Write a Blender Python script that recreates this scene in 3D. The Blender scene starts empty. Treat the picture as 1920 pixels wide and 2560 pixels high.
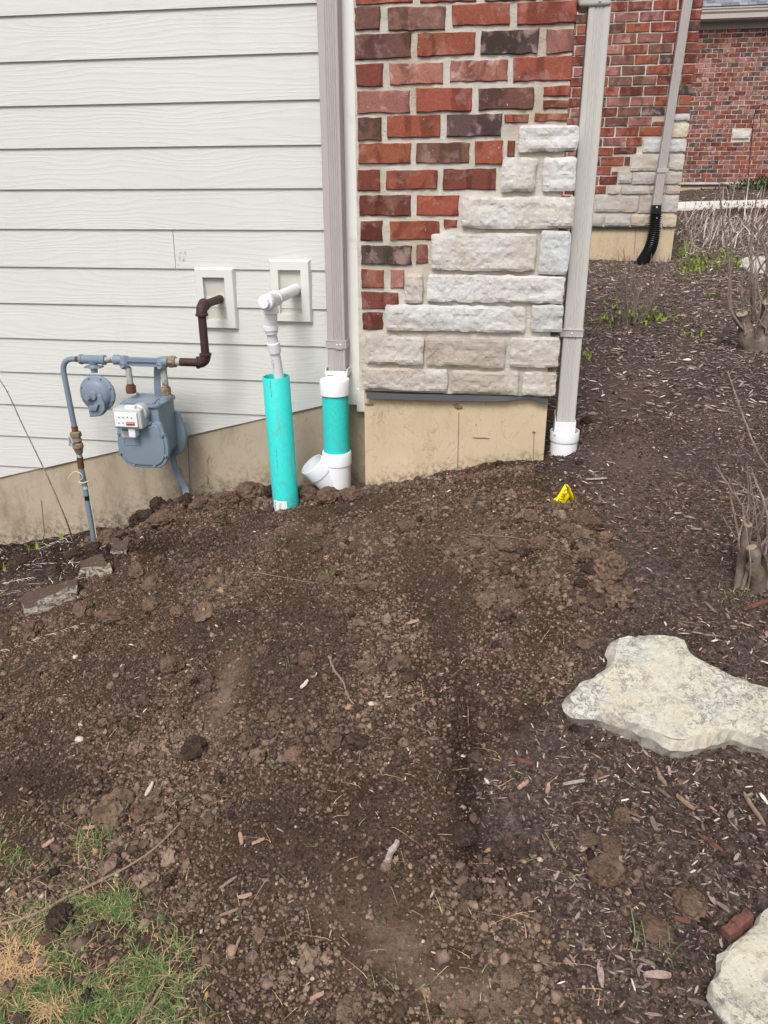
import bpy, bmesh, math, random
import numpy as np
from mathutils import Vector, Matrix, Euler
R = math.radians
random.seed(7); rng = np.random.default_rng(11)
S = bpy.context.scene
COL = S.collection

# ------------------------------------------------------------ camera, sky, sun, exposure
FPX = 1940.0
PIT, ROL, YAW = R(22.556), R(-0.2372), R(-9.614)
c_, s_ = math.cos(YAW), math.sin(YAW)
FWD = np.array([s_*math.cos(PIT), c_*math.cos(PIT), -math.sin(PIT)])
_r = np.array([c_, -s_, 0.]); _u = np.cross(_r, FWD)
RGT = _r*math.cos(ROL) + _u*math.sin(ROL); UPV = -_r*math.sin(ROL) + _u*math.cos(ROL)
CAM = np.array([0, 0, 1.65])
cam = bpy.data.cameras.new('camera'); co = bpy.data.objects.new('camera', cam); COL.objects.link(co)
cam.sensor_fit = 'HORIZONTAL'; cam.sensor_width = 36; cam.lens = FPX/1920*36
cam.clip_end = 400; cam.clip_start = 0.05
m = Matrix.Identity(4)
for i in range(3):
    m[i][0] = RGT[i]; m[i][1] = UPV[i]; m[i][2] = -FWD[i]; m[i][3] = CAM[i]
co.matrix_world = m
S.camera = co
w = bpy.data.worlds.new('World'); S.world = w; w.use_nodes = True
nt = w.node_tree; bg = nt.nodes['Background']
sky = nt.nodes.new('ShaderNodeTexSky'); sky.sky_type = 'NISHITA'; sky.sun_disc = False
SUN_EL, SUN_AZ = R(50), R(187)
sky.sun_elevation = SUN_EL; sky.sun_rotation = SUN_AZ
sky.air_density = 1.0; sky.dust_density = 4.0; sky.ozone_density = 1.0
hs = nt.nodes.new('ShaderNodeHueSaturation'); hs.inputs['Saturation'].default_value = 0.25
nt.links.new(sky.outputs[0], hs.inputs['Color']); nt.links.new(hs.outputs[0], bg.inputs[0])
bg.inputs[1].default_value = 0.12
sl = bpy.data.lights.new('sun', 'SUN'); sl.energy = 1.6; sl.angle = R(20); sl.color = (1, .98, .955)
so = bpy.data.objects.new('sun', sl); COL.objects.link(so)
sd = Vector((math.sin(SUN_AZ)*math.cos(SUN_EL), math.cos(SUN_AZ)*math.cos(SUN_EL), math.sin(SUN_EL)))
so.rotation_euler = (-sd).to_track_quat('-Z', 'Y').to_euler()
S.view_settings.view_transform = 'Standard'; S.view_settings.look = 'None'
S.view_settings.exposure = 0.42; S.view_settings.gamma = 1

# ------------------------------------------------------------ photo pixel -> point on a plane
def ray(px, py): return (px-960)/FPX*RGT - (py-1280)/FPX*UPV + FWD
def W(px, py, Y): d = ray(px, py); return CAM + d*((Y-CAM[1])/d[1])
def PX(x, y, z):
    v = [np.asarray(x)-CAM[0], np.asarray(y)-CAM[1], np.asarray(z)-CAM[2]]
    d = sum(v[i]*FWD[i] for i in range(3)); d = np.maximum(d, .05)
    return 960+FPX*sum(v[i]*RGT[i] for i in range(3))/d, 1280-FPX*sum(v[i]*UPV[i] for i in range(3))/d

# ------------------------------------------------------------ numpy noise
_T = np.random.default_rng(5).random((256, 256))
def vnoise(x, y, s=0):
    x = np.asarray(x, float)+s*17.13; y = np.asarray(y, float)+s*9.71
    xi = np.floor(x).astype(int); yi = np.floor(y).astype(int)
    fx = x-xi; fy = y-yi; fx = fx*fx*fx*(fx*(fx*6-15)+10); fy = fy*fy*fy*(fy*(fy*6-15)+10)
    g = lambda a, b: _T[a & 255, b & 255]
    return (g(xi, yi)*(1-fx)*(1-fy)+g(xi+1, yi)*fx*(1-fy)+g(xi, yi+1)*(1-fx)*fy+g(xi+1, yi+1)*fx*fy)*2-1
def fbm(x, y, o=4, s=0):
    t = 0; a = 1; f = 1
    for k in range(o): t = t+a*vnoise(x*f, y*f, s+k*3); a *= .5; f *= 2.03
    return t
def sstep(a, b, v): t = np.clip((v-a)/(b-a), 0, 1); return t*t*(3-2*t)

# ------------------------------------------------------------ terrain
CTRL = [(-4.5,3.15,-.25),(-3.4,3.15,-.08),(-2.47,3.15,.03),(-1.96,3.15,.15),(-1.6,3.15,.265),(-1.277,3.15,.355),(-1.0,3.1,.42),(-.7,3.15,.41),
        (-.55,2.8,.565),(-.256,2.8,.651),(-.03,2.8,.695),(.125,2.8,.716),(.203,2.86,.73),(-.66,2.88,.49),(-.89,2.83,.42),(-1.38,2.97,.36),(-1.846,2.92,.165),
        (.5,2.8,.74),(1.2,2.9,.76),(2.4,2.8,.8),(.6,4.2,.82),(1.5,4.2,.84),(.5,6,.94),(1.5,6,.96),(3.5,6,1.0),(1.376,7.9,1.018),(.31,7.9,1.02),(3.4,7.9,1.06),
        (3.05,17.5,1.62),(4.7,17.5,1.66),(8,17.5,1.7),(3,12,1.25),(6,12,1.3),
        (0,0,.1),(-.2,1.2,.3),(-1.2,1.1,.1),(-2.2,1.6,-.05),(.6,1.2,.38),(1.4,1.2,.45),(-.3,2.0,.47),(-1.1,2.1,.26),(-2.0,2.4,.04),(.4,2.1,.58),(1.4,2.1,.62),(-3.5,1,-.3),(-3.6,2.2,-.2),(2.5,1,.5)]
_cp = np.array(CTRL)
def _U(r): return np.where(r > 1e-9, r*r*np.log(np.maximum(r, 1e-9)), 0)
_n = len(_cp); _K = _U(np.hypot(_cp[:, None, 0]-_cp[None, :, 0], _cp[:, None, 1]-_cp[None, :, 1])) + np.eye(_n)*.01
_Pm = np.c_[np.ones(_n), _cp[:, :2]]
_A = np.block([[_K, _Pm], [_Pm.T, np.zeros((3, 3))]])
_wt = np.linalg.solve(_A, np.r_[_cp[:, 2], 0, 0, 0])
def HS(x, y):
    xc = np.clip(x, -4.5, 8.5); yc = np.clip(y, -.5, 18.5)
    z = _wt[_n]+_wt[_n+1]*xc+_wt[_n+2]*yc
    for i in range(_n): z = z+_wt[i]*_U(np.hypot(xc-_cp[i, 0], yc-_cp[i, 1]))
    return z
D2P = 1920/1659.
def mulch_mask(x, y, z=None):
    z = HS(x, y) if z is None else z
    px, py = PX(x, np.maximum(y, .35), z); px = px/D2P; py = py/D2P
    ys = [600, 1000, 1060, 1130, 1200, 1290, 1350, 1450, 1550, 1700, 1850, 2000, 2212, 2800]
    xs = [900, 1130, 1215, 1290, 1320, 1345, 1275, 1240, 1130, 1015, 1070, 1170, 1260, 1400]
    xb = np.interp(py, ys, xs)+fbm(x*6, y*6, 3, 2)*28
    mm = sstep(-25, 35, px-xb)
    # the strip of old dark mulch against the foundation, lower left
    xl = np.interp(py, [1100, 1150, 1230, 1300, 1400], [330, 300, 170, 70, -60])
    left = sstep(-20, 25, xl-px+fbm(x*7, y*7, 2, 4)*22)*(px < 420)
    mm = np.maximum(mm, left)
    return np.where(y > 3.6, 1.0, mm)
def blob(px, py, cx, cy, rx, ry, ang=0):
    a = R(ang); dx = (px-cx); dy = (py-cy)
    u = (dx*math.cos(a)+dy*math.sin(a))/rx; v = (-dx*math.sin(a)+dy*math.cos(a))/ry
    return np.exp(-(u*u+v*v))
def H(x, y):
    x = np.asarray(x, float); y = np.asarray(y, float)
    z0 = HS(x, y)
    px, py = PX(x, np.maximum(y, .35), z0); px = px/D2P; py = py/D2P
    mm = mulch_mask(x, y, z0)
    near = sstep(5, 3.2, y)
    z = z0 + .011*fbm(x*3, y*3, 2, 1) + near*(1-.45*mm)*(.0075*fbm(x*11, y*11, 3, 5)+.0035*fbm(x*34, y*34, 2, 8))
    z = z + (.006*fbm(x*9, y*9, 3, 21)+.0028*fbm(x*45, y*45, 2, 12))*mm
    z = z + near*(-.045*blob(px, py, 265, 1128, 34, 16) - .045*blob(px, py, 690, 1045, 45, 14) - .03*blob(px, py, 1040, 1810, 70, 45)
             - .030*blob(px, py, 1010, 1640, 30, 190, -6) - .020*blob(px, py, 470, 1530, 40, 130, 25) + .022*blob(px, py, 545, 1490, 30, 120, 25) - .035*blob(px, py, 505, 1600, 26, 14)
             + .035*blob(px, py, 1270, 1230, 60, 110, 0) - .02*blob(px, py, 1180, 1400, 60, 160, 0)
             + .03*blob(px, py, 880, 1130, 260, 50, 0) - .012*blob(px, py, 880, 2060, 190, 90, 30)
             + .03*blob(px, py, 590, 1075, 60, 12) + .02*blob(px, py, 400, 1090, 60, 16))
    return z
def G(px, py, off=0.0):
    """the point where a sight line meets the ground"""
    d = ray(px, py); t = np.concatenate([np.linspace(.5, 6, 60), np.linspace(6.3, 25, 50)])
    P = CAM[None, :]+d[None, :]*t[:, None]
    df = P[:, 2]-HS(P[:, 0], P[:, 1])
    k = np.where(df < 0)[0]
    if len(k) == 0: return Vector(P[-1])
    k = max(k[0], 1); f = df[k-1]/(df[k-1]-df[k]); tt = t[k-1]*(1-f)+t[k]*f
    g = lambda q: (CAM+d*q)[2]-float(H((CAM+d*q)[0], (CAM+d*q)[1]))
    t0, t1 = tt-.04, tt; g0, g1 = g(t0), g(t1)
    for _ in range(4):
        if abs(g1-g0) < 1e-9 or abs(g1) < 3e-4: break
        t2 = t1-g1*(t1-t0)/(g1-g0); t2 = min(max(t2, tt-.4), tt+.4); t0, g0, t1, g1 = t1, g1, t2, g(t2)
    p = CAM+d*t1
    return Vector((p[0], p[1], p[2]+off))
def GV(dx, dy):
    """many ground points at once"""
    dx = np.asarray(dx, float)*D2P; dy = np.asarray(dy, float)*D2P
    D = ((dx-960)/FPX)[:, None]*RGT - ((dy-1280)/FPX)[:, None]*UPV + FWD
    z = np.full(len(dx), .6)
    for _ in range(45):
        t = np.clip((z-CAM[2])/np.minimum(D[:, 2], -.01), .3, 40); P = CAM+D*t[:, None]; z = .5*z+.5*HS(P[:, 0], P[:, 1])
    for _ in range(2):
        t = np.clip((z-CAM[2])/np.minimum(D[:, 2], -.01), .3, 40); P = CAM+D*t[:, None]; z = .3*z+.7*H(P[:, 0], P[:, 1])
    P[:, 2] = H(P[:, 0], P[:, 1]); return P
def GD(dx, dy, off=0.0): return G(dx*D2P, dy*D2P, off)

# ------------------------------------------------------------ objects
def tag(o, label=None, cat=None, group=None, kind=None):
    if label: o['label'] = label
    if cat: o['category'] = cat
    if group: o['group'] = group
    if kind: o['kind'] = kind
    return o
def thing(name, label, cat, loc=(0, 0, 0), group=None, rot=None):
    o = bpy.data.objects.new(name, None); COL.objects.link(o); o.location = loc; o.empty_display_size = .05
    if rot: o.rotation_euler = rot
    return tag(o, label, cat, group)
def link(name, me, parent=None, mat=None, smooth=False, world=True):
    o = bpy.data.objects.new(name, me); COL.objects.link(o)
    if mat is not None and not me.materials: me.materials.append(mat)
    if parent is not None:
        o.parent = parent
        if world: o.matrix_parent_inverse = WM(parent).inverted()
    if smooth:
        me.polygons.foreach_set('use_smooth', [True]*len(me.polygons))
    return o
def WM(o):
    mm = Matrix.LocRotScale(o.location, o.rotation_euler, o.scale)
    return (WM(o.parent) @ o.matrix_parent_inverse @ mm) if o.parent else mm
class MB:
    def __init__(s): s.v = []; s.f = []; s.mi = []; s.cur = 0
    def add(s, v, f):
        b = len(s.v); s.v += [tuple(map(float, p)) for p in v]; s.f += [tuple(b+i for i in q) for q in f]; s.mi += [s.cur]*len(f)
        return s
    def box(s, x0, x1, y0, y1, z0, z1):
        return s.add([(x0,y0,z0),(x1,y0,z0),(x1,y1,z0),(x0,y1,z0),(x0,y0,z1),(x1,y0,z1),(x1,y1,z1),(x0,y1,z1)],
                     [(0,3,2,1),(4,5,6,7),(0,1,5,4),(1,2,6,5),(2,3,7,6),(3,0,4,7)])
    def prism(s, poly, y0, y1):
        """poly: list of (x, z), front at y0, back at y1"""
        n = len(poly)
        return s.add([(p[0], y0, p[1]) for p in poly]+[(p[0], y1, p[1]) for p in poly],
                     [tuple(range(n)), tuple(range(2*n-1, n-1, -1))]+[(i, i+n, (i+1) % n+n, (i+1) % n) for i in range(n)])
    def lathe(s, prof, base, axis, seg=24, cap0=True, cap1=True):
        """prof: list of (radius, distance along axis)"""
        base = Vector(base); ax = Vector(axis).normalized()
        t = Vector((0, 0, 1)) if abs(ax.z) < .9 else Vector((1, 0, 0))
        a = ax.cross(t).normalized(); b = ax.cross(a)
        v = []; f = []
        for (r, h) in prof:
            for k in range(seg):
                an = 2*math.pi*k/seg; v.append(base+ax*h+(a*math.cos(an)+b*math.sin(an))*r)
        n = len(prof)
        for i in range(n-1):
            for k in range(seg):
                f.append((i*seg+k, (i+1)*seg+k, (i+1)*seg+(k+1) % seg, i*seg+(k+1) % seg))
        if cap0: f.append(tuple(range(seg)))
        if cap1: f.append(tuple((n-1)*seg+k for k in range(seg-1, -1, -1)))
        return s.add(v, f)
    def tube(s, pts, rad, seg=12, cap=True):
        pts = [Vector(p) for p in pts]; n = len(pts)
        if not hasattr(rad, '__len__'): rad = [rad]*n
        T = []
        for i in range(n):
            d = pts[min(i+1, n-1)]-pts[max(i-1, 0)]; T.append(d.normalized() if d.length > 1e-9 else Vector((0, 0, 1)))
        a = T[0].orthogonal().normalized(); v = []; f = []
        for i in range(n):
            a = (a-T[i]*a.dot(T[i])); a = a.normalized() if a.length > 1e-6 else T[i].orthogonal().normalized()
            b = T[i].cross(a)
            for k in range(seg):
                an = 2*math.pi*k/seg; v.append(pts[i]+(a*math.cos(an)+b*math.sin(an))*rad[i])
        for i in range(n-1):
            for k in range(seg):
                f.append((i*seg+k, i*seg+(k+1) % seg, (i+1)*seg+(k+1) % seg, (i+1)*seg+k))
        if cap: f.append(tuple(range(seg-1, -1, -1))); f.append(tuple((n-1)*seg+k for k in range(seg)))
        return s.add(v, f)
    def build(s, name, mat, parent=None, smooth=False, bevel=0, seg=2, auto=None):
        me = bpy.data.meshes.new(name); me.from_pydata(s.v, [], s.f)
        mats = mat if isinstance(mat, (list, tuple)) else [mat]
        for q in mats: me.materials.append(q)
        if len(mats) > 1: me.polygons.foreach_set('material_index', s.mi)
        bm = bmesh.new(); bm.from_mesh(me)
        bmesh.ops.recalc_face_normals(bm, faces=bm.faces)
        if bevel:
            bmesh.ops.remove_doubles(bm, verts=bm.verts, dist=1e-5)
            es = [e for e in bm.edges if len(e.link_faces) == 2 and e.calc_face_angle(0) > .5]
            bmesh.ops.bevel(bm, geom=es, offset=bevel, segments=seg, affect='EDGES', profile=.6, clamp_overlap=True)
        if smooth:
            for e in bm.edges:
                if len(e.link_faces) == 2 and e.calc_face_angle(0) > R(auto or 40): e.smooth = False
            for q in bm.faces: q.smooth = True
        bm.to_mesh(me); bm.free()
        return link(name, me, parent)
def arc(p0, c, p1, n=8):
    """quadratic bend from p0 to p1 round corner c"""
    p0, c, p1 = Vector(p0), Vector(c), Vector(p1)
    return [p0*(1-t)**2+c*2*t*(1-t)+p1*t*t for t in [i/n for i in range(n+1)]]

# ------------------------------------------------------------ materials
class NT:
    def __init__(s, name):
        s.m = bpy.data.materials.new(name); s.m.use_nodes = True; s.t = s.m.node_tree
        s.b = s.t.nodes['Principled BSDF']; s.b.inputs['Specular IOR Level'].default_value = .3
    def n(s, typ, **k):
        q = s.t.nodes.new(typ)
        for a, v in k.items():
            if hasattr(q, a): setattr(q, a, v)
            else: q.inputs[a].default_value = v
        return q
    def l(s, a, b): s.t.links.new(a, b); return s
    def noise(s, scale, detail=4, rough=.6, vec=None, dist=0, sc=None, dim='3D', W=0):
        q = s.n('ShaderNodeTexNoise', noise_dimensions=dim); q.inputs['Scale'].default_value = scale
        q.inputs['Detail'].default_value = detail; q.inputs['Roughness'].default_value = rough; q.inputs['Distortion'].default_value = dist
        if dim == '4D': q.inputs['W'].default_value = W
        src = vec
        if src is None: src = s.coord()
        if sc: mp = s.n('ShaderNodeMapping'); mp.inputs['Scale'].default_value = sc; s.l(src, mp.inputs[0]); src = mp.outputs[0]
        s.l(src, q.inputs['Vector']); return q.outputs['Fac']
    def coord(s):
        if not hasattr(s, '_c'):
            g = s.n('ShaderNodeNewGeometry'); s._c = g.outputs['Position']
        return s._c
    def ramp(s, src, stops, interp='LINEAR'):
        q = s.n('ShaderNodeValToRGB'); q.color_ramp.interpolation = interp
        e = q.color_ramp.elements
        while len(e) > 1: e.remove(e[-1])
        e[0].position = stops[0][0]; e[0].color = col(stops[0][1])
        for p, c in stops[1:]: k = e.new(p); k.color = col(c)
        s.l(src, q.inputs[0]); return q.outputs['Color']
    def mix(s, fac, a, b, mode='MIX'):
        q = s.n('ShaderNodeMix', data_type='RGBA', blend_type=mode); q.clamp_result = False
        for k, v in ((0, fac), (6, a), (7, b)):
            if isinstance(v, (int, float)): q.inputs[k].default_value = v
            elif isinstance(v, (tuple, list)): q.inputs[k].default_value = col(v)
            else: s.l(v, q.inputs[k])
        return q.outputs[2]
    def math(s, op, a, b=0.0):
        q = s.n('ShaderNodeMath', operation=op)
        for k, v in ((0, a), (1, b)):
            if isinstance(v, (int, float)): q.inputs[k].default_value = v
            else: s.l(v, q.inputs[k])
        return q.outputs[0]
    def color(s, c):
        if isinstance(c, (tuple, list)): s.b.inputs['Base Color'].default_value = col(c)
        else: s.l(c, s.b.inputs['Base Color'])
        return s
    def rough(s, v):
        if isinstance(v, (int, float)): s.b.inputs['Roughness'].default_value = v
        else: s.l(v, s.b.inputs['Roughness'])
        return s
    def bump(s, h, strength=.5, dist=.01):
        q = s.n('ShaderNodeBump'); q.inputs['Strength'].default_value = strength; q.inputs['Distance'].default_value = dist
        s.l(h, q.inputs['Height'])
        if hasattr(s, '_bn'): s.l(s._bn, q.inputs['Normal'])
        s._bn = q.outputs[0]; s.l(q.outputs[0], s.b.inputs['Normal']); return s
def col(c): return (c[0], c[1], c[2], 1.0)
def srgb(r, g, b, k=1.0):
    f = lambda v: ((v/255+.055)/1.055)**2.4 if v/255 > .04045 else v/255/12.92
    return (f(r)*k, f(g)*k, f(b)*k)
def simple(name, c, rough=.5, var=.12, scale=25, metal=0, bump=0, bscale=80, dirt=None, dirtscale=12, dirtlo=.55, dirthi=.75, spec=None):
    q = NT(name); n1 = q.noise(scale, 3)
    cc = q.mix(n1, tuple(v*(1-var) for v in c), tuple(min(v*(1+var), 1) for v in c))
    if dirt:
        d = q.noise(dirtscale, 6, .65, dist=.3); cc = q.mix(q.ramp(d, [(dirtlo, (0, 0, 0)), (dirthi, (1, 1, 1))]), cc, dirt)
    q.color(cc).rough(rough); q.b.inputs['Metallic'].default_value = metal
    if spec is not None: q.b.inputs['Specular IOR Level'].default_value = spec
    if bump: q.bump(q.noise(bscale, 5), bump, .004)
    return q.m

def soil_material():
    q = NT('soil'); a = lambda n: q.n('ShaderNodeAttribute', attribute_name=n).outputs['Fac']
    big = q.noise(3.1, 5, .6); mid = q.noise(22, 6, .7); fine = q.noise(140, 4, .75)
    soil = q.ramp(mid, [(.28, (0.04754, 0.02958, 0.02008)), (.5, (0.1183, 0.07607, 0.05282)), (.72, (0.2008, 0.1342, 0.09297))])  # ramp darkened so the gaps between crumbs look shaded
    soil = q.mix(q.ramp(big, [(.4, (0, 0, 0)), (.68, (1, 1, 1))]), soil, (.155, .103, .073))
    soil = q.mix(q.ramp(fine, [(.35, (1, 1, 1)), (.6, (0, 0, 0))]), soil, (.028, .018, .012))
    tan = q.mix(q.ramp(q.noise(90, 6, .8), [(.35, (0, 0, 0)), (.62, (1, 1, 1))]), (.15, .10, .07), (.36, .255, .185))
    soil = q.mix(a('tan'), soil, tan)
    mul = q.ramp(q.noise(60, 6, .75), [(.3, (0.02579, 0.01853, 0.01627)), (.5, (0.1042, 0.07616, 0.06727)), (.66, (0.2331, 0.173, 0.1497)), (.78, (0.3968, 0.3088, 0.2658))])  # mulch base slightly darkened too, shade put into the colour between chips
    mul = q.mix(a('tan'), mul, (.19, .13, .10))
    cc = q.mix(a('mulch'), soil, mul)
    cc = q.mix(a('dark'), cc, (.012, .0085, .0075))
    cc = q.mix(a('verge'), cc, q.mix(q.noise(30, 4), (.07, .065, .03), (.12, .085, .05)))
    q.color(cc).rough(.95); q.b.inputs['Specular IOR Level'].default_value = .12
    q.bump(q.noise(45, 8, .75), .9, .02).bump(q.noise(230, 4, .7), .8, .005)
    return q.m
def tint_material(name, stops, rough=.9, bscale=120, bstr=.6, inst=True, var=.35, spec=.15):
    q = NT(name); at = q.n('ShaderNodeAttribute', attribute_name='tint', attribute_type='INSTANCER' if inst else 'GEOMETRY')
    c = q.ramp(at.outputs['Fac'], stops)
    n = q.noise(bscale*.6, 4, .7)
    c = q.mix(q.ramp(n, [(.3, (1-var,)*3), (.7, (1+var,)*3)]), c, c) if False else q.mix(1.0, c, q.ramp(n, [(.3, (1-var,)*3), (.7, (1+var,)*3)]), 'MULTIPLY')
    q.color(c).rough(rough); q.b.inputs['Specular IOR Level'].default_value = spec
    if bstr: q.bump(q.noise(bscale, 4, .7), bstr, .004)
    return q.m
def siding_material():
    q = NT('painted fibre cement'); oi = q.n('ShaderNodeObjectInfo')
    tc = q.n('ShaderNodeTexCoord'); va = q.n('ShaderNodeVectorMath', operation='ADD')
    cm = q.n('ShaderNodeCombineXYZ'); q.l(q.math('MULTIPLY', oi.outputs['Random'], 37.0), cm.inputs[0]); q.l(q.math('MULTIPLY', oi.outputs['Random'], 11.0), cm.inputs[2])
    q.l(q.coord(), va.inputs[0]); q.l(cm.outputs[0], va.inputs[1]); v = va.outputs[0]
    warp = q.noise(1.0, 2, .5, vec=v, sc=(1.5, 1, 7))
    mp = q.n('ShaderNodeMapping'); mp.inputs['Scale'].default_value = (1.3, 0, 26); q.l(v, mp.inputs[0])
    sx = q.n('ShaderNodeSeparateXYZ'); q.l(mp.outputs[0], sx.inputs[0])
    ph = q.math('ADD', q.math('MULTIPLY', sx.outputs[2], 12.0), q.math('MULTIPLY', warp, 62.0))
    ph = q.math('ADD', ph, q.math('MULTIPLY', q.noise(1, 3, .6, vec=v, sc=(20, 1, 90)), 3.0))
    ring = q.math('SINE', ph)
    ridge = q.math('POWER', q.math('ABSOLUTE', q.math('MULTIPLY', q.math('ADD', ring, 1.0), .5)), 2.6)
    fineg = q.noise(1, 5, .7, vec=v, sc=(16, 1, 420))
    h = q.math('ADD', q.math('MULTIPLY', ridge, .42), q.math('MULTIPLY', fineg, 1.1))
    soft = q.noise(2.2, 3, .5)
    dirt = q.noise(1, 5, .65, sc=(3, 1, 1.2))
    c = q.mix(soft, (.575, .575, .542), (.63, .63, .598))
    c = q.mix(q.ramp(dirt, [(.6, (0, 0, 0)), (.8, (.35, .35, .35))]), c, (.47, .46, .42))
    c = q.mix(q.math('MULTIPLY', ridge, .06), c, (.4, .39, .36))
    q.color(c).rough(.6); q.bump(h, .42, .002)
    return q.m
def brick_material(name='fired brick', soft=False):
    q = NT(name); oi = q.n('ShaderNodeObjectInfo'); base = oi.outputs['Color']; rnd = q.math('MULTIPLY', oi.outputs['Random'], 91.0)
    cm = q.n('ShaderNodeCombineXYZ'); q.l(rnd, cm.inputs[0]); q.l(rnd, cm.inputs[1])
    va = q.n('ShaderNodeVectorMath', operation='ADD'); q.l(q.coord(), va.inputs[0]); q.l(cm.outputs[0], va.inputs[1]); v = va.outputs[0]
    patch = q.noise(13, 2, .5, vec=v, dist=.8, sc=(1, 1, .5)); fine = q.noise(160, 5, .7, vec=v)
    # alpha of the object colour: how patchy / how limed the brick is
    al = oi.outputs['Alpha']
    dark = q.mix(1.0, base, (.4, .38, .42), 'MULTIPLY')
    k = q.ramp(patch, [(.5, (0, 0, 0)), (.58, (1, 1, 1))])
    c = q.mix(q.math('MULTIPLY', k, .62), base, dark)
    k2 = q.ramp(q.noise(17, 3, .6, vec=v, dist=.5), [(.52, (0, 0, 0)), (.66, (1, 1, 1))])
    c = q.mix(q.math('MULTIPLY', q.math('MULTIPLY', k2, al), .8), c, (.50, .33, .30))
    c = q.mix(1.0, c, q.ramp(fine, [(.3, (.72, .72, .72)), (.7, (1.25, 1.22, 1.2))]), 'MULTIPLY')
    spk = q.noise(95, 2, .5, vec=v)
    c = q.mix(q.ramp(spk, [(.74, (0, 0, 0)), (.78, (1, 1, 1))]), c, (.5, .42, .36))
    c = q.mix(q.ramp(q.noise(110, 2, .5, vec=v), [(.2, (1, 1, 1)), (.27, (0, 0, 0))]), c, (.03, .015, .012))
    q.color(c).rough(.82); q.b.inputs['Specular IOR Level'].default_value = .22
    q.bump(q.noise(70, 6, .7, vec=v), .55, .003)
    return q.m
def mortar_material():
    q = NT('lime mortar'); c = q.mix(q.noise(30, 5, .7), (.50, .465, .405), (.70, .66, .59))
    c = q.mix(q.ramp(q.noise(4, 3), [(.45, (0, 0, 0)), (.62, (1, 1, 1))]), c, (.47, .41, .32))
    q.color(c).rough(.95).bump(q.noise(120, 6, .75), .9, .006); return q.m
def limestone_material(name='split limestone', warm=(.50, .465, .42), cold=(.585, .575, .56), yel=None):
    q = NT(name); oi = q.n('ShaderNodeObjectInfo'); rnd = q.math('MULTIPLY', oi.outputs['Random'], 53.0)
    cm = q.n('ShaderNodeCombineXYZ'); q.l(rnd, cm.inputs[0]); va = q.n('ShaderNodeVectorMath', operation='ADD'); q.l(q.coord(), va.inputs[0]); q.l(cm.outputs[0], va.inputs[1]); v = va.outputs[0]
    c = q.mix(q.noise(9, 5, .65, vec=v, dist=1.2), tuple(x*.8 for x in cold), tuple(min(1, x*1.12) for x in cold))
    c = q.mix(q.ramp(q.noise(7, 4, .6, vec=v), [(.42, (0, 0, 0)), (.6, (1, 1, 1))]), c, warm)
    c = q.mix(1.0, c, oi.outputs['Color'], 'MULTIPLY')
    vein = q.noise(14, 6, .6, vec=v, dist=2.2)
    c = q.mix(q.ramp(vein, [(.485, (0, 0, 0)), (.5, (.4, .4, .4)), (.515, (0, 0, 0))]), c, (.2, .18, .16))
    c = q.mix(q.ramp(q.noise(60, 3, vec=v), [(.76, (0, 0, 0)), (.8, (1, 1, 1))]), c, (.07, .065, .06))
    q.color(c).rough(.85).bump(q.noise(38, 8, .68, vec=v, dist=.8), .6, .007); return q.m
def flag_material():
    q = NT('cream flagstone')
    c = q.mix(q.ramp(q.noise(8, 5, .65, dist=.6), [(.5, (0, 0, 0)), (.66, (.7, .7, .7))]), (.60, .57, .455), (.60, .52, .32))
    c = q.mix(q.ramp(q.noise(5, 3, .6), [(.5, (0, 0, 0)), (.62, (.7, .7, .7))]), c, (.61, .60, .56))
    zone = q.ramp(q.noise(7, 4, .65, dist=.5), [(.42, (.2, .2, .2)), (.56, (1, 1, 1))])
    c = q.mix(q.math('MULTIPLY', zone, q.ramp(q.noise(60, 6, .8, dist=1.2), [(.47, (0, 0, 0)), (.56, (.9, .9, .9))])), c, (.19, .18, .18))
    c = q.mix(q.math('MULTIPLY', zone, q.ramp(q.noise(20, 5, .7, dist=1.5), [(.52, (0, 0, 0)), (.64, (.6, .6, .6))])), c, (.27, .26, .25))
    c = q.mix(q.ramp(q.noise(160, 3, .6), [(.62, (0, 0, 0)), (.7, (.8, .8, .8))]), c, (.22, .18, .13))
    gm = q.n('ShaderNodeNewGeometry'); sx = q.n('ShaderNodeSeparateXYZ'); q.l(gm.outputs['Normal'], sx.inputs[0])
    side = q.ramp(sx.outputs[2], [(.45, (1, 1, 1)), (.8, (0, 0, 0))])
    c = q.mix(q.math('MULTIPLY', side, q.ramp(q.noise(14, 6, .7), [(.36, (.2, .2, .2)), (.58, (.95, .95, .95))])), c, (.30, .28, .24))
    q.color(c).rough(.9).bump(q.noise(22, 8, .75, dist=.4), .9, .012); return q.m
def concrete_material(name, a, b, stain, sc=3):
    q = NT(name); c = q.mix(q.noise(sc, 6, .62), a, b)
    c = q.mix(q.ramp(q.noise(1, 5, .7, sc=(7, 7, 2.5)), [(.5, (0, 0, 0)), (.72, (.7, .7, .7))]), c, stain)
    c = q.mix(q.ramp(q.noise(38, 5, .7), [(.66, (0, 0, 0)), (.76, (.8, .8, .8))]), c, tuple(x*.45 for x in stain))
    c = q.mix(q.ramp(q.noise(1, 3, .6, dist=1.6, sc=(9, 9, 5)), [(.488, (0, 0, 0)), (.497, (.35, .35, .35)), (.506, (0, 0, 0))]), c, (.12, .085, .06))
    # splashed soil above the dirt line
    z = q.n('ShaderNodeAttribute', attribute_name='splash').outputs['Fac']
    k = q.math('MULTIPLY', q.math('MULTIPLY', z, z), q.ramp(q.noise(55, 5, .7), [(.45, (0, 0, 0)), (.6, (.8, .8, .8))]))
    c = q.mix(k, c, (.07, .045, .03))
    q.color(c).rough(.92).bump(q.noise(90, 6, .7), .35, .003); return q.m
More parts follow.
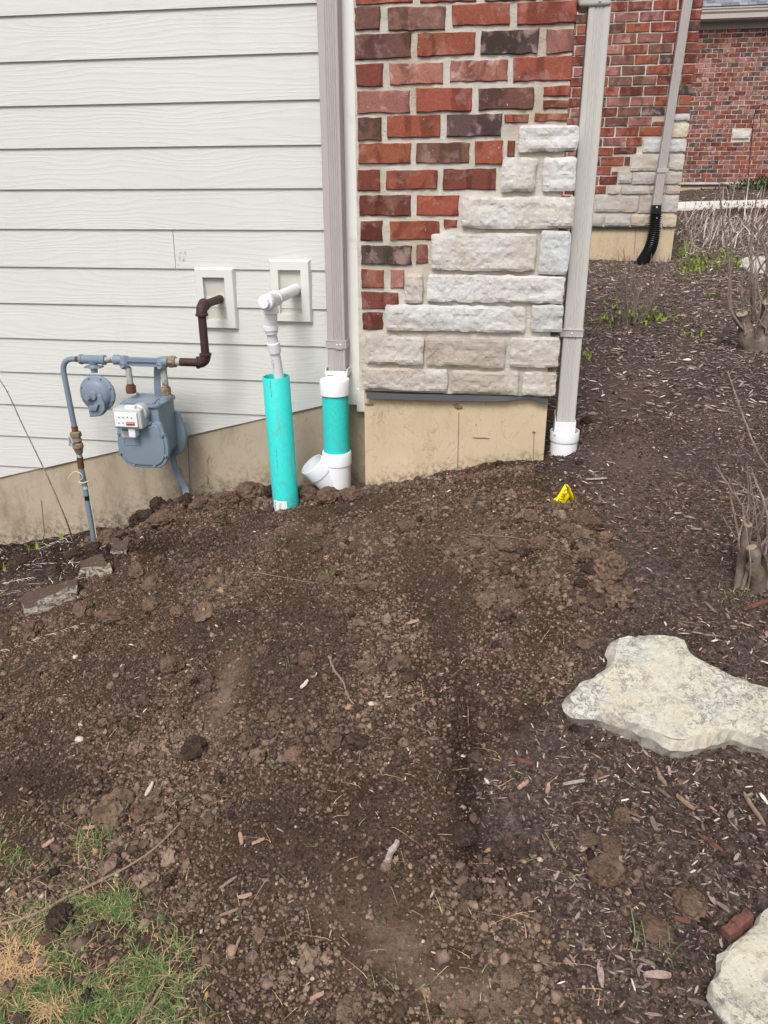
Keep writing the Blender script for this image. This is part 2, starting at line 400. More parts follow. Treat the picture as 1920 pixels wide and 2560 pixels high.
def pipe_green():
    q = NT('sea green pvc')
    c = q.mix(q.noise(6, 3), (.03, .58, .545), (.045, .66, .62))
    c = q.mix(q.ramp(q.noise(1, 5, .7, dist=.8, sc=(30, 30, 9)), [(.55, (0, 0, 0)), (.7, (.55, .55, .55))]), c, (.16, .25, .16))
    c = q.mix(q.ramp(q.noise(1, 4, .7, sc=(90, 90, 14)), [(.66, (0, 0, 0)), (.72, (.7, .7, .7))]), c, (.06, .16, .12))
    sx = q.n('ShaderNodeSeparateXYZ'); q.l(q.coord(), sx.inputs[0]); k = q.ramp(q.math('ADD', sx.outputs[2], q.math('MULTIPLY', q.noise(26, 4, .7), .16)), [(.49, (.85, .85, .85)), (.58, (0, 0, 0))])
    c = q.mix(q.math('MULTIPLY', k, q.ramp(q.noise(120, 4, .7), [(.42, (0, 0, 0)), (.56, (1, 1, 1))])), c, (.13, .09, .06))
    c = q.mix(q.ramp(q.noise(1, 3, .6, dist=1.5, sc=(22, 22, 12)), [(.49, (0, 0, 0)), (.5, (.5, .5, .5)), (.51, (0, 0, 0))]), c, (.10, .22, .17))
    q.color(c).rough(.42); return q.m

M = {}
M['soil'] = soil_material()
M['siding'] = siding_material()
M['trim'] = simple('painted trim', (.78, .78, .745), .5, .04, 4, bump=.08, bscale=120, dirt=(.47, .45, .4), dirtscale=5, dirtlo=.62, dirthi=.85)
M['block'] = simple('painted moulding', (.65, .65, .61), .5, .04, 4, bump=.08, bscale=120)
M['panel'] = simple('painted panel', (.5, .49, .44), .6, .05, 4)
M['brick'] = brick_material()
M['mortar'] = mortar_material()
M['stone'] = limestone_material()
M['flag'] = flag_material()
M['conc'] = concrete_material('poured concrete', (.47, .36, .235), (.62, .50, .35), (.40, .29, .18))
M['conc2'] = concrete_material('grey poured concrete', (.33, .27, .195), (.49, .41, .305), (.20, .155, .11))
M['ds'] = simple('taupe aluminium', (.42, .385, .375), .42, .06, 3, dirt=(.27, .24, .21), dirtscale=4, dirtlo=.6, dirthi=.9)
M['ds2'] = simple('warm grey aluminium', (.49, .475, .445), .4, .05, 3, dirt=(.33, .3, .27), dirtscale=4, dirtlo=.6, dirthi=.9)
M['pvc'] = simple('white pvc', (.79, .80, .83), .35, .03, 5, dirt=(.5, .45, .38), dirtscale=34, dirtlo=.67, dirthi=.78)
M['green'] = pipe_green()
M['meter'] = simple('grey blue enamel', (.19, .235, .29), .42, .12, 6, bump=.15, bscale=160, dirt=(.16, .17, .18), dirtscale=14, dirtlo=.58, dirthi=.8)
M['rustgrey'] = simple('rusting galvanised steel', (.36, .38, .38), .6, .15, 20, bump=.3, dirt=(.16, .075, .03), dirtscale=28, dirtlo=.5, dirthi=.62)
M['rust'] = simple('rusty iron', (.10, .045, .025), .8, .3, 40, bump=.4, dirt=(.2, .1, .045), dirtscale=40, dirtlo=.5, dirthi=.65)
M['brown'] = simple('brown coated iron', (.052, .026, .02), .6, .25, 18, bump=.3, dirt=(.11, .055, .035), dirtscale=22, dirtlo=.55, dirthi=.75)
M['brass'] = simple('weathered brass', (.24, .185, .12), .6, .25, 30, bump=.3, dirt=(.12, .075, .045), dirtscale=35, dirtlo=.5, dirthi=.65)
M['blackpl'] = simple('black plastic', (.012, .012, .014), .35, .2, 10)
M['rubber'] = simple('black flashing', (.022, .025, .032), .5, .2, 6)
M['white'] = simple('white print', (.78, .79, .8), .4, .02, 5)
M['index'] = simple('pale index housing', (.47, .48, .48), .3, .05, 20)
M['redl'] = simple('red label', (.30, .025, .03), .5, .1, 20)
M['ink'] = simple('black ink', (.015, .015, .02), .6, .1, 20)
M['grime'] = simple('grey scuff', (.2, .18, .17), .8, .3, 90)
M['yellow'] = simple('yellow tape', (.85, .66, .0), .45, .05, 20)
M['wire'] = simple('pale yellow wire', (.62, .6, .32), .5, .1, 20)
M['bark'] = simple('grey brown bark', (.15, .115, .09), .9, .5, 60, bump=1, bscale=60, dirt=(.26, .23, .2), dirtscale=20, dirtlo=.5, dirthi=.7)
M['stem'] = simple('woody stems', (.21, .165, .135), .85, .4, 50, bump=.7, dirt=(.34, .30, .27), dirtscale=60, dirtlo=.5, dirthi=.7)
M['cut'] = simple('cut wood', (.33, .26, .19), .85, .2, 50)
M['straw'] = tint_material('dry stalks', [(0, (.33, .25, .19)), (.5, (.6, .5, .42)), (1, (.82, .76, .7))], .8, 60, 0, inst=False)
M['blade'] = tint_material('grass blades', [(0, (.05, .10, .03)), (.55, (.125, .21, .065)), (.8, (.25, .32, .11)), (.9, (.5, .33, .18)), (1, (.66, .42, .24))], .6, 60, 0, inst=False, var=.15, spec=.3)
M['leaf'] = tint_material('young leaves', [(0, (.1, .17, .02)), (1, (.26, .33, .05))], .6, 60, 0, inst=False, var=.15)
M['redleaf'] = tint_material('red leaves', [(0, (.035, .01, .012)), (1, (.12, .03, .03))], .7, 60, 0, inst=False)
M['juniper'] = tint_material('juniper leaves', [(0, (.03, .045, .02)), (1, (.1, .13, .06))], .7, 60, 0, inst=False)
CL = [(0, (.036, .024, .018)), (.35, (.095, .064, .047)), (.6, (.168, .115, .085)), (.82, (.255, .18, .132)), (.93, (.34, .215, .125)), (1, (.5, .42, .33))]
M['clod'] = tint_material('soil clod', CL, .95, 130, .9)
M['bigclod'] = simple('packed soil clod', (.145, .096, .068), .95, .6, 70, bump=1, bscale=120, dirt=(.07, .046, .033), dirtscale=18, dirtlo=.45, dirthi=.7, spec=.1)
M['bigclod2'] = simple('dark soil clod', (.045, .031, .025), .95, .6, 70, bump=1, bscale=120, dirt=(.10, .07, .052), dirtscale=22, dirtlo=.5, dirthi=.7, spec=.1)
M['oreclod'] = simple('ochre clod', (.175, .117, .08), .95, .6, 70, bump=1, bscale=120, dirt=(.10, .066, .045), dirtscale=18, dirtlo=.45, dirthi=.7, spec=.1)
M['chip'] = tint_material('wood mulch chip', [(0, (0.03672, 0.02688, 0.02478)), (.35, (0.1134, 0.08288, 0.07316)), (.6, (0.2268, 0.1702, 0.1499)), (.76, (0.3456, 0.2632, 0.2301)), (.8, (0.324, 0.1792, 0.1475)), (.88, (0.5184, 0.4144, 0.3422)), (1, (0.7776, 0.7056, 0.6136))], .85, 160, .5)
M['ebrick'] = simple('weathered edging stone', (.36, .33, .27), .9, .5, 30, bump=1, bscale=60, dirt=(.085, .06, .044), dirtscale=11, dirtlo=.38, dirthi=.58)
_q = NT('half buried edging stone'); _g = _q.n('ShaderNodeNewGeometry'); _s = _q.n('ShaderNodeSeparateXYZ'); _q.l(_g.outputs['Normal'], _s.inputs[0])
_c = _q.mix(_q.noise(25, 5, .7), (.32, .28, .22), (.62, .56, .46)); _c = _q.mix(_q.ramp(_q.noise(55, 5, .75), [(.5, (0, 0, 0)), (.6, (.9, .9, .9))]), _c, (.09, .08, .065))
_t = _q.ramp(_q.math('ADD', _s.outputs[2], _q.math('MULTIPLY', _q.noise(20, 5, .7), .8)), [(.72, (0, 0, 0)), (.92, (1, 1, 1))])
_c = _q.mix(_t, _c, _q.mix(_q.noise(70, 5, .75), (.04, .026, .02), (.17, .115, .085))); _q.color(_c).rough(.95).bump(_q.noise(55, 6, .75), 1, .012); M['ebrick'] = _q.m
M['walk'] = simple('pale concrete walk', (.66, .63, .58), .9, .06, 6, bump=.2)
M['shingle'] = simple('blue grey shingle', (.17, .185, .22), .9, .2, 60, bump=.5)
M['gutter'] = simple('greige gutter metal', (.42, .38, .345), .4, .05, 3)
M['soffit'] = simple('greige fascia board', (.27, .25, .22), .6, .05, 3)
M['greywood'] = simple('silvered wood', (.36, .31, .28), .85, .25, 60, bump=.6, dirt=(.16, .13, .11), dirtscale=50, dirtlo=.5, dirthi=.7)
M['redwood'] = simple('red brown wood', (.16, .065, .05), .85, .3, 50, bump=.8, dirt=(.075, .035, .03), dirtscale=40, dirtlo=.5, dirthi=.65)
M['twig'] = simple('dry twig', (.24, .17, .12), .85, .3, 50, bump=.4)
M['pinkleaf'] = simple('dry pinkish leaf', (.36, .23, .17), .8, .25, 60)
M['pale'] = simple('pale pebble', (.5, .45, .38), .8, .2, 60, bump=.4)

# ------------------------------------------------------------ ground sheet
xs = np.concatenate([np.linspace(-60, -6, 14), np.linspace(-5.6, -3.05, 30), np.arange(-3, 1.9, .0115), np.linspace(1.93, 6, 110), np.linspace(6.2, 12, 18), np.linspace(14, 70, 12)])
ys = np.concatenate([np.linspace(-40, 0, 12), np.linspace(.1, .7, 20), np.arange(.71, 3.3, .0105), np.linspace(3.32, 9, 200), np.linspace(9.1, 18.5, 90), np.linspace(19.5, 100, 16)])
X, Y = np.meshgrid(xs, ys); Z = H(X.ravel(), Y.ravel()).reshape(X.shape)
nx, ny = len(xs), len(ys)
me = bpy.data.meshes.new('ground')
me.vertices.add(nx*ny); me.vertices.foreach_set('co', np.stack([X, Y, Z], -1).astype(np.float32).ravel())
idx = np.arange(nx*ny).reshape(ny, nx)
q4 = np.stack([idx[:-1, :-1], idx[:-1, 1:], idx[1:, 1:], idx[1:, :-1]], -1).reshape(-1, 4)
me.loops.add(q4.size); me.loops.foreach_set('vertex_index', q4.ravel().astype(np.int32))
me.polygons.add(len(q4)); me.polygons.foreach_set('loop_start', np.arange(0, q4.size, 4, dtype=np.int32))
me.polygons.foreach_set('loop_total', np.full(len(q4), 4, dtype=np.int32)); me.polygons.foreach_set('use_smooth', np.ones(len(q4), bool))
me.update(calc_edges=True)
xf, yf, zf = X.ravel(), Y.ravel(), Z.ravel()
pxf, pyf = PX(xf, np.maximum(yf, .35), HS(xf, yf)); pxf = pxf/D2P; pyf = pyf/D2P
fr = (yf > .3) & (yf < 3.5)
mulch = mulch_mask(xf, yf)
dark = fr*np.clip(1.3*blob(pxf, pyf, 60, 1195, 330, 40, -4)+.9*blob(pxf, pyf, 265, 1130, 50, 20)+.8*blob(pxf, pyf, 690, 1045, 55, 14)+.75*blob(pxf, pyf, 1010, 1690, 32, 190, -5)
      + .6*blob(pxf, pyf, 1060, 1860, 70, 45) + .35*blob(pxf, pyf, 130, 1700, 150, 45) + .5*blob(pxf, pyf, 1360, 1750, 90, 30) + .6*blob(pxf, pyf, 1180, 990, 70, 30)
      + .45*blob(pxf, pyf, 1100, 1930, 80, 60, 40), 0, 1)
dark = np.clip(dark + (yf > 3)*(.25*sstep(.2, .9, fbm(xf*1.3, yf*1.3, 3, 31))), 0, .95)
tan = .6*(yf > 2.2)*np.clip(blob(pxf, pyf, 1360, 1000, 70, 120, -12)+.8*blob(pxf, pyf, 1350, 830, 90, 50)+.7*blob(pxf, pyf, 1500, 900, 120, 40)+.6*blob(pxf, pyf, 1330, 590, 90, 25), 0, 1) + fr*np.clip(.95*blob(pxf, pyf, 480, 1510, 36, 110, 22)+1.1*blob(pxf, pyf, 930, 2100, 260, 90, 25)+.8*blob(pxf, pyf, 1110, 1990, 60, 120, -15)+.7*blob(pxf, pyf, 1100, 1190, 90, 60)+.6*blob(pxf, pyf, 1130, 1290, 90, 40)
      + .45*blob(pxf, pyf, 700, 1165, 200, 30)+.4*blob(pxf, pyf, 60, 1990, 150, 40), 0, 1)*np.clip(.75+.8*fbm(xf*9, yf*9, 3, 40), 0, 1)
def grassmask(px, py):
    g = 0
    for (cx, cy, rx, ry, k) in ((5, 1840, 42, 45, 1), (240, 1965, 95, 50, 1), (195, 1830, 45, 35, .5), (340, 2095, 75, 60, 1), (60, 2080, 110, 60, .8), (60, 2170, 160, 60, .9), (220, 2180, 130, 50, .7), (105, 1880, 60, 20, .3),
                                (100, 1600+400, 90, 60, .35), (400, 2210, 80, 50, .35), (150, 1765, 30, 18, .5)):
        g = g + k*blob(px, py, cx, cy, rx, ry)
    return np.clip(g, 0, 1)
verge = fr*grassmask(pxf, pyf)*.55 + (yf > 9)*.25
for nm, arr in (('mulch', mulch), ('dark', dark), ('tan', tan), ('verge', verge)):
    at = me.attributes.new(nm, 'FLOAT', 'POINT'); at.data.foreach_set('value', np.asarray(arr, np.float32))
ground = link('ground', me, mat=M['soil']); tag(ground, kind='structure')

# ------------------------------------------------------------ clapboard wall
YW = 3.15; EXPO = .1512
wall = thing('clapboard_wall', 'pale cream lap siding wall with wood grain above a stepped concrete foundation', 'wall', (-1.6, YW, HS(-1.6, YW)))
zb = W(781, 8.7, YW)[2]
ca = W(0, 1193, YW); cb = W(806, 1013, YW); slope = (cb[2]-ca[2])/(cb[0]-ca[0])
cutz = lambda x: ca[2]+slope*(x-ca[0])
XL, XR = -4.6, W(840, 400, YW)[0]-.006
def clip(poly, fn):
    out = []
    for i in range(len(poly)):
        a, b = poly[i], poly[(i+1) % len(poly)]; fa, fb = fn(a), fn(b)
        if fa >= 0: out.append(a)
        if (fa >= 0) != (fb >= 0):
            t = fa/(fa-fb); out.append((a[0]+(b[0]-a[0])*t, a[1]+(b[1]-a[1])*t))
    return out
XJ = W(437, 620, YW)[0]
for k in range(-9, 14):
    z0 = zb-k*EXPO; z1 = z0+EXPO+.012
    if z0 < -.8: continue
    spans = [(XL, XJ-.0012), (XJ+.0012, XR)] if k == 6 else ([(XL, -3.1), (-3.097, XR)] if k % 3 == 1 else [(XL, XR)])
    for (a, b) in spans:
        poly = clip([(a, z0), (b, z0), (b, z1), (a, z1)], lambda p: p[1]-cutz(p[0]))
        if len(poly) < 3: continue
        mb = MB(); n = len(poly)
        fy = lambda z: YW-.0105+.0085*max(0, (z-z0))/EXPO
        mb.add([(p[0], fy(p[1]), p[1]) for p in poly]+[(p[0], fy(p[1])+.0095, p[1]) for p in poly],
               [tuple(range(n)), tuple(range(2*n-1, n-1, -1))]+[(i, i+n, (i+1) % n+n, (i+1) % n) for i in range(n)])
        mb.build('siding_plank', M['siding'], wall)
# sheathing behind, coloured black so the corner board gap looks shaded; foundation below
mb = MB(); fn = [(XL, cutz(XL)), (-.56, cutz(-.56)), (-.56, 3.4), (XL, 3.4)]; mb.prism(fn, YW+.012, YW+.16)
mb.build('sheathing', M['blackpl'], wall)
def wallgrid(name, mat, parent, x0, x1, ztop, zbot, y, depth, nxx=60, nz=16, hrange=.11):
    """a concrete face as a fine grid, with the soil splash height stored on it"""
    v = []; f = []; sp = []
    for j in range(nz+1):
        for i in range(nxx+1):
            x = x0+(x1-x0)*i/nxx; zt = ztop(x) if callable(ztop) else ztop; z = zbot+(zt-zbot)*j/nz
            v.append((x, y+.0012*float(vnoise(x*14, z*14, 3)), z)); g = float(HS(x, y-.01)); sp.append(max(0., min(1., 1-(z-g)/hrange)))
    for j in range(nz):
        for i in range(nxx):
            a = j*(nxx+1)+i; f.append((a, a+1, a+nxx+2, a+nxx+1))
    b = len(v)
    zt0 = ztop(x0) if callable(ztop) else ztop; zt1 = ztop(x1) if callable(ztop) else ztop
    v += [(x0, y+depth, zbot), (x1, y+depth, zbot), (x1, y+depth, zt1), (x0, y+depth, zt0)]; sp += [0]*4
    tl, tr, bl, br = nz*(nxx+1), nz*(nxx+1)+nxx, 0, nxx
    f += [(b+1, b, b+3, b+2), (br, b+1, b+2, tr), (b, bl, tl, b+3), (tl, tr, b+2, b+3)]
    me = bpy.data.meshes.new(name); me.from_pydata(v, [], f); me.materials.append(mat)
    at = me.attributes.new('splash', 'FLOAT', 'POINT'); at.data.foreach_set('value', sp)
    return link(name, me, parent)
fnd = wallgrid('foundation_wall', M['conc2'], wall, XL, -.545, lambda x: min(cutz(x)+.03, W(906, 1013, YW)[2]+.02), -1.2, YW+.004, .2, 240, 30, .2)
# form seams and a crack in the foundation
mb = MB()
for (pts, wd) in (([(470, 1100), (473, 1160), (476, 1232)], .004), ([(449, 1168), (455, 1240)], .0035), ([(103, 1250), (112, 1340)], .003), ([(525, 1140), (519, 1150), (521, 1160)], .003), ([(515, 1185), (521, 1195), (519, 1210)], .004)):
    P3 = [W(a, b, YW+.003) for a, b in pts]
    for a, b in zip(P3[:-1], P3[1:]):
        mb.add([(a[0]-wd/2, YW+.0005, a[2]), (a[0]+wd/2, YW+.0005, a[2]), (b[0]+wd/2, YW+.0005, b[2]), (b[0]-wd/2, YW+.0005, b[2])], [(0, 1, 2, 3)])
mb.build('form_seam', M['grime'], fnd)
# corner board
xl = W(846.6, 0, YW-.03)[0]; zbt = W(890, 1012, YW-.03)[2]; xr = W(909, 1012, YW-.03)[0]
mb = MB().box(xl, xr+.006, YW-.03, YW+.01, zbt, 3.4)

mb.build('corner_board', M['trim'], wall, bevel=.002)
mb = MB().box(xr-.03, xr+.02, YW-.034, YW-.012, zbt-.03, zbt+.07); mb.build('caulk', M['trim'], wall, bevel=.006)
# mounting blocks
Z6 = lambda cx, cy, Y: W(420+cx*.3254, 600+cy*.3254, Y)
def mblock(o, i, label):
    Yf = YW-.027
    O = [Z6(a, b, Yf) for a, b in o]; I = [Z6(a, b, Yf) for a, b in i]
    x0 = (O[0][0]+O[3][0])/2; x1 = (O[1][0]+O[2][0])/2; z1 = (O[0][2]+O[1][2])/2; z0 = (O[2][2]+O[3][2])/2
    a0 = (I[0][0]+I[3][0])/2; a1 = (I[1][0]+I[2][0])/2; b1 = (I[0][2]+I[1][2])/2; b0 = (I[2][2]+I[3][2])/2
    mb = MB(); e = .007; Yb = YW-.001
    R4 = lambda xa, xb, za, zb_, y: [(xa, y, za), (xb, y, za), (xb, y, zb_), (xa, y, zb_)]
    v = R4(x0-e, x1+e, z0-e, z1+e, Yb)+R4(x0, x1, z0, z1, Yf+.004)+R4(x0+.003, x1-.003, z0+.003, z1-.003, Yf)+R4(a0, a1, b0, b1, Yf)+R4(a0+.002, a1-.002, b0+.002, b1-.002, Yf+.02)
    f = []
    for k in range(4):
        for j in range(4): f.append((k*4+j, k*4+(j+1) % 4, k*4+4+(j+1) % 4, k*4+4+j))
    mb.add(v, f)
    o_ = mb.build('mounting_block', M['block'], wall); o_['label'] = label
    mb = MB().box(a0-.004, a1+.004, Yf+.019, Yb-.001, b0-.004, b1+.004); mb.build('back_panel', M['panel'], o_)
mblock([(200, 222), (490, 225), (527, 682), (240, 676)], [(262, 286), (427, 290), (460, 624), (293, 615)], 'cream mounting block round the brown gas pipe')
mblock([(778, 160), (1078, 163), (1097, 632), (800, 628)], [(842, 230), (1015, 232), (1032, 572), (860, 568)], 'cream mounting block round the white drain pipe')
# scuffs on the plank beside the butt joint
mb = MB()
for (x, y, dx, dy, t) in ((446, 634, 10, -5, 1.3), (450, 640, -3, 12, 1.6), (462, 628, 1, 8, 2.6), (457, 652, 4, -8, 2.4), (443, 660, 6, 6, .8)):
    a = W(x, y, YW-.0135); b = W(x+dx, y+dy, YW-.0135); d = Vector((b[0]-a[0], 0, b[2]-a[2])); nn = Vector((-d.z, 0, d.x)).normalized()*t*.0007
    a = Vector(a); b = Vector(b); mb.add([a-nn, b-nn*.4, b+nn*.4, a+nn], [(0, 1, 2, 3)])
mb.build('scuff_mark', M['grime'], wall)

# ------------------------------------------------------------ bricks and stones
RED, BRN, DRK, PNK, LIM, ORG, DRED = (.25, .074, .045, .3), (.165, .082, .062, .35), (.085, .058, .052, .6), (.27, .12, .098, .6), (.29, .125, .10, 1.0), (.265, .085, .048, .25), (.165, .05, .036, .3)
_bm = {}
def brick_mesh(wd, ht, dep=.09, key=None):
    """one brick: origin at its front lower left corner, worn edges"""
    def jit(a): return random.uniform(-a, a)
    if key == 'near':
        e = .0025; ring = []; sd = random.random()*90; nh = max(2, int(wd/.022)); nv = 3
        for i in range(nh): ring.append((wd*i/nh, 0))
        for i in range(nv): ring.append((wd, ht*i/nv))
        for i in range(nh): ring.append((wd*(1-i/nh), ht))
        for i in range(nv): ring.append((0, ht*(1-i/nv)))
        bow = [jit(.002) for _ in range(4)]
        ring = [(x+.0026*float(vnoise(x*60+sd, z*60, 2))+(bow[0] if x < wd/2 else bow[1])*(z/ht), z+.0024*float(vnoise(x*70, z*50+sd, 3))+(bow[2] if z < ht/2 else bow[3])*(x/wd)) for x, z in ring]
        n = len(ring); cx, cz = wd/2, ht/2; inn = [(x+(e if x < cx else -e)*random.uniform(.4, 1.6), z+(e if z < cz else -e)*random.uniform(.4, 1.6)) for x, z in ring]
        v = [(x, jit(.0006), z) for x, z in inn]+[(x, .0034, z) for x, z in ring]+[(x, dep, z) for x, z in ring]
        f = [tuple(range(n)), tuple(range(3*n-1, 2*n-1, -1))]+[(k*n+i, k*n+n+i, k*n+n+(i+1) % n, k*n+(i+1) % n) for k in (0, 1) for i in range(n)]
        me = bpy.data.meshes.new('brick'); me.from_pydata(v, [], f); me.materials.append(M['brick']); return me
    e = .0022; ring = [(0, 0), (wd*.33, 0), (wd*.66, 0), (wd, 0), (wd, ht*.5), (wd, ht), (wd*.66, ht), (wd*.33, ht), (0, ht), (0, ht*.5)]
    ring = [(x+jit(.0034), z+jit(.0027)) for x, z in ring]; n = len(ring); cx, cz = wd/2, ht/2
    inn = [(x+(e if x < cx else -e), z+(e if z < cz else -e)) for x, z in ring]
    v = [(x, jit(.0008), z) for x, z in inn]+[(x, .0028, z) for x, z in ring]+[(x, dep, z) for x, z in ring]
    f = [tuple(range(n)), tuple(range(3*n-1, 2*n-1, -1))]+[(k*n+i, k*n+n+i, k*n+n+(i+1) % n, k*n+(i+1) % n) for k in (0, 1) for i in range(n)]
    me = bpy.data.meshes.new('brick'); me.from_pydata(v, [], f); me.materials.append(M['brick']); return me
def put_brick(parent, x0, x1, z0, z1, y, c, mesh=None, dep=.09, tilt=.004):
    me = mesh or brick_mesh(x1-x0, z1-z0, dep)
    o = link('brick', me, parent, world=True); o.location = (x0, y+random.uniform(-.0015, .002), z0)
    o.rotation_euler = (0, random.uniform(-tilt, tilt), random.uniform(-.006, .006))
    j = random.uniform(.8, 1.2); o.color = (c[0]*j, c[1]*j*random.uniform(.93, 1.07), c[2]*j*random.uniform(.93, 1.07), c[3]); return o
def put_stone(parent, x0, x1, z0, z1, y, tint=(1, 1, 1), proud=.021, cell=.0082, dep=.11, rag=1.0):
    wd, ht = x1-x0, z1-z0; nx_ = max(3, int(wd/cell)); nz_ = max(3, int(ht/cell)); s = random.random()*60
    v = []; f = []
    for j in range(nz_+1):
        for i in range(nx_+1):
            u, t = i/nx_, j/nz_; x = x0+wd*u; z = z0+ht*t
            eu = min(u, 1-u)*wd; et = min(t, 1-t)*ht; ed = min(eu, et)
            n1 = float(vnoise(x*8+s, z*13+s, 1)); n2 = float(vnoise(x*19+s+z*9, z*34, 2)); d = proud*.62+.26*proud*min(1, ed/.010)*(.3+abs(n1)*1.3)+.0026*(abs(n2)-.3)+.0016*float(vnoise(x*60+s, z*75, 3))+.0012*float(vnoise(x*130+s, z*130, 4))
            w_ = rag*.0027
            if i in (0, nx_): x += w_*float(vnoise(z*45+s, u*9, 5))*1.3
            if j in (0, nz_): z += w_*float(vnoise(x*38+s, t*9+4, 6))*1.3
            if i in (0, nx_) and j in (0, nz_): x += (.003 if i == 0 else -.003); z += (.002 if j == 0 else -.002)
            v.append((x, y-max(d, .004), z))
    for j in range(nz_):
        for i in range(nx_):
            a = j*(nx_+1)+i; b, c, d = a+1, a+nx_+2, a+nx_+1
            f += [(a, b, c), (a, c, d)] if (i+j) % 2 else [(a, b, d), (b, c, d)]
    ring = [i for i in range(nx_+1)]+[j*(nx_+1)+nx_ for j in range(1, nz_+1)]+[nz_*(nx_+1)+i for i in range(nx_-1, -1, -1)]+[j*(nx_+1) for j in range(nz_-1, 0, -1)]
    b = len(v); v += [(v[i][0], y+dep, v[i][2]) for i in ring]; n = len(ring)
    f += [(ring[i], b+i, b+(i+1) % n, ring[(i+1) % n]) for i in range(n)]+[tuple(b+n-1-i for i in range(n))]
    me = bpy.data.meshes.new('stone'); me.from_pydata(v, [], f); me.materials.append(M['stone'])
    o = link('stone', me, parent); o.color = (*tint, 1); return o

YP = 2.80
pier = thing('brick_pier', 'near corner pier of red brick with limestone quoins and tan concrete base', 'brick pier', (-.2, YP, HS(-.2, YP)))
Z2 = lambda cx, cy: W(860+cx*.36166, cy*.36166, YP)
Z3 = lambda cx, cy: W(860+cx*.36166, 500+cy*.36166, YP)
B2 = [(80,-95,475,22,RED),(525,-95,915,10,RED),(970,-100,1330,0,BRN),(1380,-105,1620,-10,RED),
 (72,45,245,207,BRN),(303,42,698,203,BRN),(748,22,1148,172,RED),(1197,10,1610,165,RED),
 (75,235,460,405,BRN),(508,222,903,385,RED),(943,208,1343,370,DRK),(1405,198,1588,368,PNK),
 (82,442,268,595,DRED),(315,432,685,580,LIM),(735,412,1132,562,LIM),(1172,392,1575,560,RED),
 (88,622,455,780,PNK),(500,605,882,770,RED),(930,605,1312,757,BRN),(1378,595,1555,664,RED),(1378,690,1552,750,RED),
 (92,812,255,968,BRN),(297,797,663,950,RED),(712,790,1085,942,DRK),(1113,793,1275,845,RED),(1318,783,1543,838,RED),
 (98,990,460,1132,RED),(495,985,862,1130,BRN),(905,975,1092,1130,RED),(1127,970,1185,1080,RED),
 (90,1175,247,1318,DRED),(287,1178,645,1312,RED),(683,1168,1052,1310,DRED),
 (106,1350,460,1490,DRED),(500,1350,795,1487,RED)]
B3 = [(110,148,265,280,DRED),(316,147,655,277,RED),(693,133,780,193,RED),(118,315,467,445,DRK),(497,307,578,437,DRED),
 (120,480,275,608,ORG),(320,483,413,610,PNK),(120,635,373,753,DRED),(127,780,265,897,DRED)]
for lst, Zf in ((B2, Z2), (B3, Z3)):
    for (a, b, c, d, cc) in lst:
        p, q = Zf(a, (b+d)/2), Zf(c, (b+d)/2); t, u = Zf((a+c)/2, b), Zf((a+c)/2, d)
        put_brick(pier, p[0], q[0], u[2], t[2], YP, cc, mesh=brick_mesh(q[0]-p[0], t[2]-u[2], .09, 'near'))
# two more courses above the frame
for r in range(6):
    zc = Z2(0, -105)[2]+.012+r*.0794
    x = -.555 + (-.1 if r % 2 else 0)
    while x < .1:
        a, b = max(x, -.555), min(x+.193, .108)
        if b-a > .03: put_brick(pier, a, b, zc, zc+.068, YP, random.choice([RED, BRN, DRED, PNK]))
        x += .2032
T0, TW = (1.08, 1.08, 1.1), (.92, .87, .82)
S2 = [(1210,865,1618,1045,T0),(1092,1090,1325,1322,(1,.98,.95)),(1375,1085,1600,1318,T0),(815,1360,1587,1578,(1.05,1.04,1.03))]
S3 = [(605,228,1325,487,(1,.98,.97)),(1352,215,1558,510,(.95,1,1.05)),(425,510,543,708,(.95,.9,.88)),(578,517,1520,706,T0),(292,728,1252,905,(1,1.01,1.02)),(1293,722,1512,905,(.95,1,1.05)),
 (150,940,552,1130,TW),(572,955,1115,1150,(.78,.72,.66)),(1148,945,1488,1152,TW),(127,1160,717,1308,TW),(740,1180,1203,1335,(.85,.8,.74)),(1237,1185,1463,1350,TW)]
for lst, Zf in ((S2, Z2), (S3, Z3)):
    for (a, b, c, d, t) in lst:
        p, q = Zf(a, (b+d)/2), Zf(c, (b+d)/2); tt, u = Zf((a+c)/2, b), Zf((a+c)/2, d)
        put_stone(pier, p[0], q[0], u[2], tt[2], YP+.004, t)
ztopc = Z3(780, 1365)[2]
px0, px1 = -.567, .118
mb = MB()
NX, NZ = 90, 190; v = []; f = []
for j in range(NZ+1):
    for i in range(NX+1):
        x = px0+(px1-px0)*i/NX; z = ztopc+.012+(3.4-ztopc)*j/NZ
        v.append((x, YP+.0075+.0022*float(vnoise(x*50, z*50, 9))+.0012*float(vnoise(x*110, z*110, 4)), z))
for j in range(NZ):
    for i in range(NX): a = j*(NX+1)+i; f.append((a, a+1, a+NX+2, a+NX+1))
mb.add(v, f); mb.box(px0, px1, YP+.014, YP+.9, ztopc+.012, 3.4)
mb.build('mortar', M['mortar'], pier, smooth=True)
xr_ = px1
